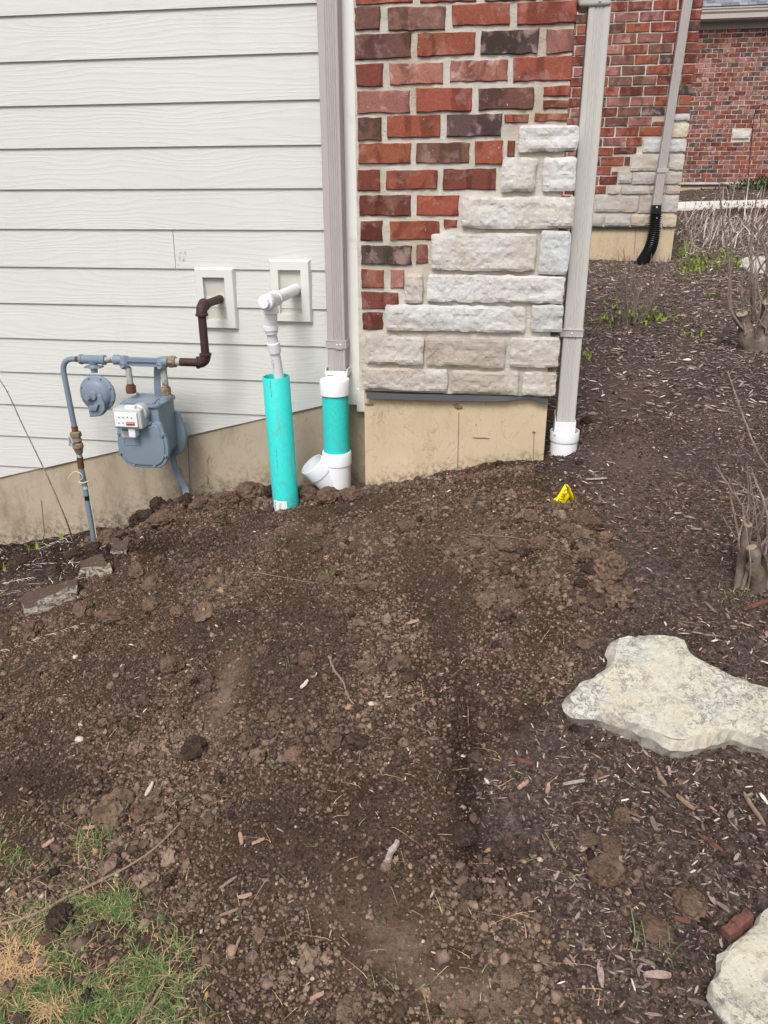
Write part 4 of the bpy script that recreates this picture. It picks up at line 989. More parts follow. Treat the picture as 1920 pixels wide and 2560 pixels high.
# brown pipe from the wall
gx0, gz0 = pb[0], pb[2]
c1 = Vector((gx0, Ym, gz0)); lowc = Vector(W(514, 907, Ym)); lowc.x = gx0
rb = .0163
MB().tube([(gx0, 3.14, gz0), (gx0, Ym+.03, gz0)], rb, 20).build('wall_nipple', M['brown'], gm, smooth=True)
MB().lathe([(.022, 0), (.026, .004), (.021, .012)], (gx0, 3.15, gz0), (0, -1, 0), 20).build('caulk_ring', M['panel'], gm, smooth=True)
def elbow(a, c, b, r, parent, mat, name='elbow'):
    a, b, c = Vector(a), Vector(b), Vector(c); mb = MB(); mb.tube(arc(a, c, b, 9), r, 20)
    mb.lathe([(r, 0), (r*1.14, .002), (r*1.14, .009), (r, .011)], a-(c-a).normalized()*.003, (c-a), 20); mb.lathe([(r, 0), (r*1.14, .002), (r*1.14, .009), (r, .011)], b-(c-b).normalized()*.003, (c-b), 20)
    return mb.build(name, mat, parent, smooth=True)
elbow((gx0, Ym+.036, gz0), c1, (gx0, Ym, gz0-.036), .0215, gm, M['brown'])
MB().tube([c1-Vector((0, 0, .03)), lowc+Vector((0, 0, .03))], rb, 20).build('drop_pipe', M['brown'], gm, smooth=True)
elbow(lowc+Vector((0, 0, .036)), lowc, lowc-Vector((.036, 0, 0)), .0215, gm, M['brown'])
ux = Mz(1268, 325).x; zbar = lowc.z
MB().tube([lowc-Vector((.03, 0, 0)), (ux, Ym, zbar)], rb, 20).build('outlet_pipe', M['brown'], gm, smooth=True)
X_ = lambda cx: Mz(cx, 320).x
MB().tube([(ux+.002, Ym, zbar), (X_(1215), Ym, zbar)], .0155, 20).build('outlet_nipple', M['rustgrey'], gm, smooth=True)
mb = MB(); mb.lathe([(.021, 0), (.0255, .004), (.0255, .018), (.023, .022)], (X_(1165), Ym, zbar), (1, 0, 0), 6); mb.lathe([(.022, .0), (.022, .008), (.019, .011)], (X_(1165)+.02, Ym, zbar), (1, 0, 0), 20)
mb.build('union_nut', M['brass'], gm, smooth=True, auto=25)
# meter bar
xb0, xb1 = X_(675), X_(1160)
mb = MB()
mb.lathe([(.016, 0), (.0205, .003), (.0205, .024), (.018, .03), (.018, .05)], (xb0-.003, Ym, zbar+.001), (1, 0, 0), 20)
mb.lathe([(.018, 0), (.0215, .012), (.0215, .036), (.019, .04)], (xb1-.04, Ym, zbar), (1, 0, 0), 20)
for cxx in (765, 1098):
    x = X_(cxx); mb.lathe([(.016, 0), (.018, .004), (.0205, .014), (.021, .034), (.017, .05)], (x, Ym, zbar-.034), (0, 0, 1), 20)
mb.box(X_(780), X_(1080), Ym-.012, Ym+.012, zbar-.003, zbar+.012); mb.box(X_(780), X_(1080), Ym-.012, Ym+.012, zbar-.021, zbar-.016); mb.box(X_(780), X_(1080), Ym-.004, Ym+.004, zbar-.018, zbar)
bar = mb.build('meter_bar', M['meter'], gm, smooth=True)
for cxx, cyy in ((742, 335), (1078, 345)):
    p = Mz(cxx, cyy, Ym-.02); MB().lathe([(.012, 0), (.012, .009), (.009, .011), (.006, .009)], (p.x, Ym-.014, p.z), (0, -1, 0), 16).build('plug', M['meter'], bar, smooth=True)
# swivels down to the meter
for (cxx, cyt, cya, cyb, mt) in ((785, 395, 515, 585, 'rust'), (1103, 405, 535, 600, 'rust')):
    x = X_(cxx+5); zn1 = Mz(cxx, cya).z; zn0 = Mz(cxx, cyb).z
    MB().tube([(x, Ym, zbar-.03), (x, Ym, zn0)], .0125, 18).build('swivel_pipe', M['rustgrey'], gm, smooth=True)
    mb = MB(); mb.lathe([(.017, 0), (.0215, .003), (.0215, zn1-zn0-.004), (.018, zn1-zn0)], (x, Ym, zn0), (0, 0, 1), 8); mb.lathe([(.0145, 0), (.0155, .006), (.0135, .009)], (x, Ym, zn1-.002), (0, 0, 1), 18)
    mb.build('swivel_nut', M['rust' if cxx < 900 else 'brass'], gm, smooth=True, auto=25)
# body
yf, yk = 2.845, 3.015
xl_, xr_ = Mz(712, 1000, yf).x, Mz(1150, 1060, yf).x; zt_ = Mz(940, 640, Ym).z; zb_ = Mz(930, 1252, yf).z
outl = [(703,905),(706,880),(722,866),(900,862),(1000,858),(1062,842),(1092,858),(1112,905),(1125,950),(1148,1000),(1162,1060),(1166,1120),(1160,1180),(1135,1228),(1090,1257),(960,1256),(850,1245),(790,1218),(742,1165),(718,1120),(708,1050)]
po = [Mz(a, b, yf) for a, b in outl]; poly = [(p.x, p.z) for p in po]
body = MB(); cxm = (xl_+xr_)/2; czm = (zt_+zb_)/2
inn = [(cxm+(x-cxm)*.86, (z if z > czm+.03 else z+.018)) for x, z in poly]
inn = [(x, min(z, zt_-.005)) for x, z in inn]
mid = [(cxm-.076, zt_-.004), (cxm-.076, zb_+.05), (cxm-.058, zb_+.026), (cxm-.03, zb_+.014), (cxm+.04, zb_+.014), (cxm+.062, zb_+.028), (cxm+.078, zb_+.055), (cxm+.078, zt_-.004)]
body.prism(mid, yf+.008, yk-.006)
bod = body.build('meter_body', M['meter'], gm, bevel=.006, seg=3, smooth=True)
fc = MB().prism(poly, yf-.008, yf+.014).build('front_cover', M['meter'], gm, bevel=.005, seg=3, smooth=True)
ins = [(cxm+(x-cxm)*.88, czm-.03+(z-czm+.03)*.88) for x, z in poly]
MB().prism(ins, yf-.014, yf-.004).build('cover_bulge', M['meter'], fc, bevel=.0055, seg=3, smooth=True)
bc = MB().prism([(x+.004, z) for x, z in poly], yk-.014, yk+.01).build('back_cover', M['meter'], gm, bevel=.006, seg=3, smooth=True)
MB().prism([(x, z) for x, z in ins], yk+.008, yk+.03).build('back_bulge', M['meter'], bc, bevel=.006, seg=3, smooth=True)
for (a, b) in ((712, 955), (1098, 972), (720, 1135), (1132, 1155), (848, 1240), (1033, 1247), (985, 862)):
    p = Mz(a, b, yf-.012); mb = MB(); mb.lathe([(.0065, 0), (.0065, .01), (.0045, .012), (.004, .010)], (p.x, yf-.006, p.z), (0, -1, 0), 12); mb.lathe([(.008, 0), (.008, .022)], (p.x, yf+.012, p.z), (0, -1, 0), 14)
    mb.build('bolt', M['meter'], fc, smooth=True)
# top plate
def rrect(x0, x1, y0, y1, r, n=6):
    out = []
    for (cx, cy, a0) in ((x1-r, y1-r, 0), (x0+r, y1-r, 90), (x0+r, y0+r, 180), (x1-r, y0+r, 270)):
        for k in range(n+1): a = R(a0+90*k/n); out.append((cx+r*math.cos(a), cy+r*math.sin(a)))
    return out
def slab(mb, out, z0, z1):
    n = len(out); return mb.add([(x, y, z0) for x, y in out]+[(x, y, z1) for x, y in out], [tuple(range(n-1, -1, -1)), tuple(range(n, 2*n))]+[(i, (i+1) % n, (i+1) % n+n, i+n) for i in range(n)])
tpx0, tpx1 = cxm-.088, cxm+.09
tp = slab(MB(), rrect(tpx0, tpx1, yf-.004, yk+.008, .03), zt_-.012, zt_).build('top_plate', M['meter'], gm, bevel=.003, smooth=True)
slab(MB(), rrect(cxm-.03, cxm+.05, Ym-.04, Ym+.012, .004, 2), zt_, zt_+.004).build('name_plate', M['meter'], tp, bevel=.001)
slab(MB(), rrect(tpx0+.01, cxm+.065, yf+.004, Ym-.045, .018), zt_, zt_+.007).build('valve_cover', M['meter'], tp, bevel=.003, smooth=True)
for (x, y) in ((tpx0+.018, yf+.012), (tpx0+.012, yk-.02), (tpx1-.014, yk-.02), (tpx1-.012, yf+.014), (cxm, yk-.004), (cxm+.01, yf+.004)):
    MB().lathe([(.007, -.014), (.007, .004), (.005, .006), (.005, .009), (.0001, .0095)], (x, y, zt_), (0, 0, 1), 12).build('bolt', M['meter'], tp, smooth=True)
# badge on the front cover
p = Mz(742, 900, yf-.014); q = Mz(905, 1058, yf-.014)
mb = MB(); yq = yf-.0155
for (x0, x1, z0, z1) in ((p.x, p.x+.0012, q.z, p.z), (q.x-.0012, q.x, q.z, p.z), (p.x, q.x, q.z, q.z+.0012)): mb.box(x0, x1, yq-.0008, yq+.003, z0, z1)
mb.build('raised_border', M['meter'], fc, bevel=.0004)
MB().box(Mz(748, 925, yf).x, Mz(890, 925, yf).x, yf-.0165, yf-.012, Mz(748, 975, yf).z, Mz(748, 918, yf).z).build('badge', M['index'], fc, bevel=.0008)
# index head
yi = 2.775
a = Mz(664, 760, yi); b = Mz(884, 895, yi)
ih = MB().box(Mz(650, 700, yi+.012).x, Mz(905, 700, yi+.012).x, yi+.006, yf+.004, Mz(650, 900, yi+.012).z, Mz(650, 722, yi+.012).z).build('index_housing', M['index'], gm, bevel=.008, seg=3, smooth=True)
mb = MB(); p0 = Mz(905, 700, 2.80); cz_ = Mz(900, 770, 2.81).z
mb.lathe([(.034, 0), (.037, .004), (.037, .05), (.03, .056)], (Mz(868, 760, 2.80).x, 2.862, cz_-.002), (0, -1, 0), 28)
mb.build('index_drum', M['index'], ih, smooth=True)
MB().box(Mz(780, 705, yi+.03).x, Mz(868, 705, yi+.03).x, yi+.012, yi+.03, Mz(780, 752, yi+.01).z, Mz(780, 703, yi+.01).z).build('seal_cap', M['white'], ih, bevel=.004, seg=3, smooth=True)
dp = MB().box(a.x, b.x, yi-.002, yi+.006, b.z, a.z).build('dial_plate', M['white'], ih, bevel=.0015)
dm = simple('dial ring', (.6, .6, .6), .5, .02, 5)
for (cx, cy, an) in ((712, 808, 0), (750, 808, 10), (787, 806, 40), (825, 814, -60), (712, 858, 20), (750, 856, 90)):
    p = Mz(cx, cy, yi-.002); dl = MB().lathe([(.0045, 0), (.0045, .0008)], (p.x, yi-.0024, p.z), (0, 1, 0), 16).build('dial', dm, dp)
    d = Vector((math.cos(R(an)), 0, math.sin(R(an)))); n_ = Vector((-d.z, 0, d.x)); c = Vector((p.x, yi-.003, p.z))
    MB().add([c-d*.004, c+n_*.0016, c+d*.0045, c-n_*.0016], [(0, 1, 2, 3)]).build('pointer', M['ink'], dl)
p, q = Mz(777, 843, yi), Mz(858, 880, yi)
rl = MB().box(p.x, q.x, yi-.0032, yi-.001, q.z, p.z).build('red_label', M['redl'], dp)
mb = MB(); 
for rr in range(2):
    x = p.x+.0015
    while x < q.x-.003:
        ww = random.uniform(.001, .0026); mb.box(x, x+ww, yi-.0038, yi-.003, p.z-.0035-rr*.0042, p.z-.0018-rr*.0042); x += ww+.0007
mb.build('label_print', M['white'], rl)
MB().box(Mz(800, 900, 2.80).x, Mz(862, 900, 2.80).x, 2.79, 2.83, Mz(800, 982, 2.80).z, Mz(800, 895, 2.80).z).build('drive_cover', M['white'], ih, bevel=.005, seg=3, smooth=True)
p = Mz(924, 850, 2.80); MB().lathe([(.004, 0), (.004, .002)], (p.x, 2.803, p.z), (0, -1, 0), 12).build('red_seal', simple('red plastic', (.6, .03, .02), .4, .05, 9), ih)
# regulator
rc = Mz(512, 595, 2.90); rgc = MB()
rgc.lathe([(.074, 0), (.0765, .002), (.0765, .012), (.072, .015), (.064, .017), (.057, .03), (.045, .038), (.02, .041), (.018, .055), (.016, .057)], (rc.x, 2.915, rc.z), (0, -1, 0), 48)
rgc.lathe([(.072, 0), (.072, .006), (.055, .02), (.03, .03)], (rc.x, 2.915, rc.z), (0, 1, 0), 40)
reg = rgc.build('regulator', M['meter'], gm, smooth=True)
MB().lathe([(.0135, 0), (.0135, .014), (.0115, .016)], (rc.x-.013, 2.858, rc.z-.006), (-.25, -1, 0), 6).build('adjuster_cap', M['meter'], reg, smooth=True, auto=25)
for k in range(8):
    a_ = R(22+45*k); MB().lathe([(.005, 0), (.005, .003), (.0035, .005), (.0035, .007), (.0001, .0075)], (rc.x+.0685*math.cos(a_), 2.901, rc.z+.0685*math.sin(a_)), (0, -1, 0), 8).build('bolt', M['meter'], reg, smooth=True)
sp = [(440, 690), (462, 680), (470, 600), (545, 600), (580, 680), (585, 745), (550, 795), (450, 806), (440, 760)]
pz = [Mz(a, b, 2.87) for a, b in sp]
MB().prism([(p.x, p.z) for p in pz], 2.868, 2.905).build('vent_spout', M['meter'], reg, bevel=.006, seg=3, smooth=True)
pz = [Mz(a, b, 2.862) for a, b in ((446, 700), (530, 690), (512, 745), (444, 742))]
MB().prism([(p.x, p.z) for p in pz], 2.856, 2.87).build('vent_screen', M['meter'], reg, bevel=.003, smooth=True)
for an in (40, 140): 
    d = Vector((math.cos(R(an)), 0, math.sin(R(an)))); c = Vector((rc.x-.004, 2.877, rc.z)); MB().tube([c+d*.016, c+d*.037+Vector((0, .006, 0))], [.003, .0012], 6).build('rib', M['meter'], reg, smooth=True)
zrt = Mz(480, 285, Ym).z
rv = MB(); Lv = Mz(592, 290).x-Mz(358, 285).x; rv.lathe([(.016, 0), (.0205, .002), (.0205, .013), (.018, .015), (.018, Lv-.018), (.0205, Lv-.015), (.0205, Lv-.002), (.017, Lv)], (Mz(358, 285).x, Ym, zrt), (1, 0, 0), 24)
rv.lathe([(.019, 0), (.016, .012), (.021, .02), (.021, .026), (.014, .028), (.013, .045)], (Mz(480, 285).x, Ym-.004, zrt-.008), (0, 0, -1), 20)
rv.box(Mz(420, 350).x, Mz(560, 350).x, Ym-.022, Ym+.014, zrt-.032, zrt-.026)
rv.build('regulator_valve', M['meter'], gm, smooth=True)
MB().tube([(Mz(580, 285).x, Ym, zrt), (xb0+.002, Ym, zbar+.001)], .0125, 18).build('inlet_nipple', M['rustgrey'], gm, smooth=True)
# riser
xrs = Mz(240, 560).x; rr_ = .0115
xrs2 = Mz(310, 890).x; zr1 = Mz(310, 885).z
MB().tube([Vector((Mz(362, 285).x, Ym, zrt))]+arc((xrs+.055, Ym, zrt), (xrs, Ym, zrt), (xrs, Ym, zrt-.06), 9)+[(xrs2, Ym, zr1)], rr_, 18).build('riser_pipe', M['meter'], gm, smooth=True)
MB().tube([(Mz(362, 285).x, Ym, zrt), (Mz(325, 285).x, Ym, zrt)], rr_*1.05, 16).build('rust_band', M['rust'], gm, smooth=True)
V_ = lambda cx, cy: Vector((xrs2+(Mz(cx, cy).x-Mz(310, cy).x)*0+(Mz(cx, cy).x-xrs2), Ym, Mz(cx, cy).z))
L1 = [Mz(310, 885), Mz(320, 950), Mz(345, 1090), Mz(355, 1160), Mz(370, 1260)]
MB().tube([L1[0], Mz(318, 940)], .0135, 16).build('rust_nipple', M['rust'], gm, smooth=True)
dwn = (Mz(355, 1140)-Mz(318, 940)).normalized()
mb = MB(); b0 = Mz(318, 932); LL = (Mz(352, 1135)-b0).length
mb.lathe([(.018, 0), (.0235, .004), (.0235, .022), (.018, .026)], b0, dwn, 6); mb.lathe([(.016, .024), (.019, .034), (.021, .042), (.017, .05), (.022, .056), (.0235, .07), (.019, .078), (.016, LL-.008), (.0125, LL)], b0, dwn, 20)
vb = mb.build('shutoff_valve', M['brass'], gm, smooth=True, auto=25)
mb = MB(); q = b0+dwn*.042; mb.lathe([(.013, 0), (.013, .022), (.009, .026)], q, (-.6, -.8, 0), 14); r1 = q+Vector((-.022, -.02, .012))
mb.tube([q+Vector((-.012, -.014, .012)), q+Vector((-.024, -.018, .02)), q+Vector((-.022, -.02, .004)), q+Vector((-.026, -.02, -.014)), q+Vector((-.012, -.016, -.018))], .0045, 8)
mb.build('valve_lug', M['rustgrey'], vb, smooth=True)
MB().tube([Mz(352, 1130), Mz(360, 1180)], .0115, 16).build('spigot', M['rustgrey'], gm, smooth=True)
MB().tube([Mz(359, 1165), Mz(371, 1262)], .0138, 16).build('rust_nipple', M['rust'], gm, smooth=True)
zb5 = Mz(490, 1930); bt = zb5+(zb5-Mz(390, 1290)).normalized()*.12
MB().tube([Mz(369, 1258), Mz(400, 1400), zb5, bt], .0118, 18).build('service_pipe', M['meter'], gm, smooth=True)
mb = MB(); mb.tube([Mz(424, 1510), Mz(431, 1547)], .0134, 16); mb.build('black_tape', M['blackpl'], gm, smooth=True)
mb = MB(); mb.tube([Mz(408, 1425), Mz(414, 1450)], .0125, 16); mb.build('grey_sticker', M['index'], gm, smooth=True)
wp = [Mz(250, 1365, 2.905), Mz(290, 1310, 2.90), Mz(330, 1295, 2.90), Mz(372, 1318, 2.90), Mz(385, 1350, 2.905), Mz(360, 1375, 2.915), Mz(352, 1388, 2.91), Mz(385, 1398, 2.905), Mz(430, 1385, 2.91), Mz(440, 1420, 2.915), Mz(455, 1560, 2.915), Mz(485, 1720, 2.915), Mz(515, 1925, 2.915), Mz(522, 1975, 2.915)]
MB().tube(catmull(wp, 7), .0022, 8).build('tracer_wire', M['wire'], gm, smooth=True)
# bracket
def ribbon(pts, wd, th, mat, name, parent):
    mb = MB(); v = []
    for p in pts: v += [(p.x-wd/2, p.y, p.z), (p.x+wd/2, p.y, p.z), (p.x+wd/2, p.y+th, p.z), (p.x-wd/2, p.y+th, p.z)]
    n = len(pts); f = [(4*i+k, 4*i+(k+1) % 4, 4*i+4+(k+1) % 4, 4*i+4+k) for i in range(n-1) for k in range(4)]+[(0, 1, 2, 3), (4*n-1, 4*n-2, 4*n-3, 4*n-4)]
    return mb.add(v, f).build(name, mat, parent, bevel=.0015, smooth=True)
bp = catmull([Mz(1058, 300, 2.965), Mz(1062, 600, 2.98), Mz(1140, 900, 3.045), Mz(1188, 1130, 3.045), Mz(1215, 1260, 3.035), Mz(1255, 1350, 3.03), Mz(1300, 1430, 3.01), Mz(1318, 1510, 2.99), Mz(1336, 1610, 2.975), Mz(1345, 1720, 2.965)], 6)
ribbon(bp, .029, .005, M['meter'], 'support_strap', gm)

# ------------------------------------------------------------ flagstones
def pip(x, y, poly):
    r = np.zeros(len(x), bool); n = len(poly); j = n-1
    for i in range(n):
        xi, yi = poly[i]; xj, yj = poly[j]
        c = ((yi > y) != (yj > y)) & (x < (xj-xi)*(y-yi)/(yj-yi+1e-12)+xi); r ^= c; j = i
    return r
def flagstone(pts, thick, label, tilt=0, rise=.03, nsub=26, disp=True, emb=.03, mat='flag'):
    """pts: outline on the ground as seen in the photo (full pixels); a real slab with a broken edge"""
    P = [G(x, y) for x, y in pts]; cx = sum(p.x for p in P)/len(P); cy = sum(p.y for p in P)/len(P)
    P = [Vector(ray(x, y)) for x, y in pts]
    # top face plane: through the ground under the outline, raised
    Q = [G(x, y) for x, y in pts]; A_ = np.array([[q.x, q.y, 1] for q in Q]); cf = np.linalg.lstsq(A_, np.array([q.z for q in Q]), rcond=None)[0]
    top = []
    for (x, y) in pts:
        d = ray(x, y); t = (cf[2]+rise+cf[0]*CAM[0]+cf[1]*CAM[1]-CAM[2])/(d[2]-cf[0]*d[0]-cf[1]*d[1]); p = CAM+d*t; top.append(p)
    # resample the outline
    out = []
    n = len(top)
    for i in range(n):
        a, b = top[i], top[(i+1) % n]; L = np.linalg.norm((b-a)[:2]); k = max(1, int(L/.012))
        for j in range(k): out.append(a+(b-a)*j/k)
    out = np.array(out); m_ = len(out)
    # smooth + ragged
    for _ in range(2): out = (np.roll(out, 1, 0)+2*out+np.roll(out, -1, 0))/4
    c = out.mean(0); s = np.random.default_rng(3).random()*9
    nrm = np.roll(out, -1, 0)-np.roll(out, 1, 0); nrm = np.stack([nrm[:, 1], -nrm[:, 0]], 1); nrm /= np.maximum(np.linalg.norm(nrm, axis=1, keepdims=True), 1e-6)
    if ((nrm*(out[:, :2]-c[:2])).sum(1)).mean() < 0: nrm = -nrm
    rag = .007*vnoise(out[:, 0]*40, out[:, 1]*40, 2)+.012*vnoise(out[:, 0]*12, out[:, 1]*12, 3)
    out[:, :2] += nrm*rag[:, None]*.55+nrm*(.0035*vnoise(out[:, 0]*110, out[:, 1]*110, 5))[:, None]
    from mathutils.geometry import delaunay_2d_cdt
    gx_, gy_ = np.meshgrid(np.arange(out[:, 0].min(), out[:, 0].max(), .012), np.arange(out[:, 1].min(), out[:, 1].max(), .012)); gx_ = gx_.ravel()+.003*vnoise(gx_.ravel()*300, gy_.ravel()*300, 1); gy_ = gy_.ravel()
    ins_ = pip(gx_, gy_, [tuple(q[:2]) for q in out]) & (np.array([np.min(np.hypot(out[:, 0]-a_, out[:, 1]-b_)) for a_, b_ in zip(gx_, gy_)]) > .006)
    zpl = np.linalg.lstsq(np.c_[out[:, :2], np.ones(m_)], out[:, 2], rcond=None)[0]
    allp = [Vector(q[:2]) for q in out]+[Vector((a_, b_)) for a_, b_ in zip(gx_[ins_], gy_[ins_])]
    res = delaunay_2d_cdt(allp, [(i, (i+1) % m_) for i in range(m_)], [], 1, 1e-7)
    bm = bmesh.new(); vv = []; first = {}
    for k_, q in enumerate(res[0]):
        vv.append(bm.verts.new((q.x, q.y, zpl[0]*q.x+zpl[1]*q.y+zpl[2])))
        for og in res[3][k_]: first[og] = k_
    for t_3 in res[2]: bm.faces.new([vv[q] for q in t_3])
    vt = [vv[first[i]] for i in range(m_)]
    loopv = list(vt); prev = loopv; oo = out
    for v_ in bm.verts:
        d = np.min(np.hypot(out[:, 0]-v_.co.x, out[:, 1]-v_.co.y))
        v_.co.z += .005*float(fbm(v_.co.x*9, v_.co.y*9, 3, 3))+.0022*float(vnoise(v_.co.x*55, v_.co.y*55, 6))-.0035*math.exp(-d/.005)
    for k, (off, dz) in enumerate(((.002, -.003), (.009, -thick*.3), (.004, -thick*.7), (-.012, -thick))):
        ring = []
        for i in range(m_):
            ch = max(0., float(vnoise(out[i, 0]*9+3, out[i, 1]*9, 8))+.25) if k == 1 else 0; rr2 = .005*float(vnoise(out[i, 0]*60+k*7, out[i, 1]*60, 4))+.013*ch; p = out[i]
            ring.append(bm.verts.new((p[0]+nrm[i, 0]*(off+rr2), p[1]+nrm[i, 1]*(off+rr2), p[2]+dz+.004*float(vnoise(i*.4, k*3., 2)))))
        for i in range(m_):
            try: bm.faces.new((prev[i], prev[(i+1) % m_], ring[(i+1) % m_], ring[i]))
            except ValueError: pass
        prev = ring
    bm.faces.new(prev[::-1]); bmesh.ops.recalc_face_normals(bm, faces=bm.faces)
    me = bpy.data.meshes.new('flagstone'); bm.to_mesh(me); bm.free(); me.materials.append(M[mat])
    return tag(link('flagstone', me), label, 'stepping stone', 'cream flagstones in the bed')
F = lambda L: [(1250+a*.4793, 1500+b*.4793) for a, b in L]
flagstone(F([(360,505),(400,470),(440,420),(520,370),(570,340),(600,290),(610,240),(650,185),(780,178),(950,178),(970,210),(985,260),(1040,310),(1120,350),(1160,390),(1250,410),(1400,440),(1520,470),(1560,600),(1500,725),(1400,715),(1280,690),(1210,665),(1160,672),(1080,682),(1010,702),(930,722),(860,715),(790,668),(700,628),(640,605),(560,582),(480,558),(400,545),(365,535)]),
          .075, 'large cream flagstone with a wavy edge lying on the dark mulch', rise=.045)
flagstone(F([(1398,1600),(1310,1720),(1250,1790),(1230,1850),(1170,1900),(1140,1960),(1095,1985),(1110,2040),(1150,2095),(1200,2150),(1270,2225),(1400,2330),(1700,2300),(1800,1900),(1600,1580)]),
          .05, 'cream flagstone cut off by the lower right corner of the picture', rise=.04)
flagstone([(1853,648),(1870,641),(1930,640),(1990,645),(1990,690),(1930,680),(1880,676),(1858,663)], .05, 'small pale flagstone far back beside the green weeds', rise=.03)

# ------------------------------------------------------------ edging stones half buried at the left
def rough_block(P4, hgt, label, seed, name='edging_stone'):
    """P4: four ground points of the top face, hgt: drop of the sides"""
    bm = bmesh.new(); P4 = [Vector(p) for p in P4]; v = []
    n, k = 12, 6
    def pt(u, t, w):
        p = P4[0].lerp(P4[1], u).lerp(P4[3].lerp(P4[2], u), t); p = p.copy(); p.z -= hgt*w; return p
    tmp = bmesh.ops.create_cube(bm, size=1.0)
    bmesh.ops.subdivide_edges(bm, edges=bm.edges[:], cuts=7, use_grid_fill=True)
    for q in bm.verts:
        u, t, w = q.co.x+.5, q.co.y+.5, .5-q.co.z; p = pt(u, t, w)
        d = Vector((float(vnoise(p.x*22+seed, p.z*22+p.y*9, 1)), float(vnoise(p.x*19, p.z*22+seed+p.y*7, 2)), float(vnoise(p.x*21+seed, p.y*21, 3))))
        d2_ = Vector((float(vnoise(p.x*70+seed, p.z*70, 4)), float(vnoise(p.y*70, p.z*70+seed, 5)), float(vnoise(p.x*70, p.y*70, 6))))
        q.co = p+d*.010+d2_*.0065
    me = bpy.data.meshes.new(name); bm.to_mesh(me); bm.free(); me.materials.append(M['ebrick'])
    return tag(link(name, me), label, 'edging stone', 'half buried edging stones')
def gq(L, dz):
    out = []
    for a, b in L: p = G(a, b); out.append(p+(Vector(CAM)-p)*(dz/(CAM[2]-p.z)))
    return out
E1 = lambda L: [(a*.4219, 1200+b*.4219) for a, b in L]
rough_block(gq(E1([(150,745),(450,620),(440,570),(150,680)]), .055), .09, 'pale edging stone half covered with soil, nearest the left edge', 3)
rough_block(gq(E1([(470,530),(640,500),(600,440),(480,470)]), .05), .08, 'mottled edging stone half sunk below the gas riser', 9)
rough_block(gq(E1([(640,405),(760,400),(760,345),(660,360)]), .03), .05, 'small tan edging stone showing through soil right of the riser', 14)

# ------------------------------------------------------------ clods
def clod_mesh(seed, sub=4, rough=.24, name='soil_clod'):
    bm = bmesh.new(); bmesh.ops.create_icosphere(bm, subdivisions=sub, radius=1)
    for v in bm.verts:
        p = v.co.copy(); s = seed*3.7
        d = .5*float(vnoise(p.x*1.1+s, p.y*1.1+p.z*.8, 1))+.35*float(vnoise(p.y*1.9+s, p.z*1.9-p.x, 2))+.28*float(vnoise(p.x*3.7+s, p.z*3.7+p.y*2, 3))+.42*abs(float(vnoise(p.y*5.5+s, p.x*5.5+p.z*5, 4)))+.26*abs(float(vnoise(p.z*11+s, p.x*11+p.y*9, 5)))+.2*float(vnoise(p.z*22+s, p.x*22+p.y*17, 6))
        v.co = p*(1+rough*2*d)
    me = bpy.data.meshes.new(name); bm.to_mesh(me); bm.free(); return me
cmesh = {}
for mt in ('bigclod', 'bigclod2', 'oreclod'):
    cmesh[mt] = []
    for k in range(5):
        me_ = clod_mesh(k+1+(7 if mt == 'oreclod' else 0)); me_.materials.append(M[mt]); cmesh[mt].append(me_)
nc = 0
def put_clod(dx, dy, wpx, label, mt='bigclod', flat=.7, sink=.35, asp=1.0, group='larger soil clods'):
    """dx, dy: photo position, wpx: width in the photo, both in 1659 wide pixels"""
    global nc
    p = GD(dx, dy); dist = (p-Vector(CAM)).length; r = wpx*D2P/FPX*dist/2
    o = link('soil_clod', cmesh[mt][nc % 5]); nc += 1
    o.scale = (r*asp, r*random.uniform(.85, 1.05), r*flat); o.location = (p.x, p.y, p.z+r*flat*(1-2*sink)*.9); o.rotation_euler = (random.uniform(-.3, .3), random.uniform(-.3, .3), random.uniform(0, 6.28))
    tag(o, label, 'soil clod', group); return o
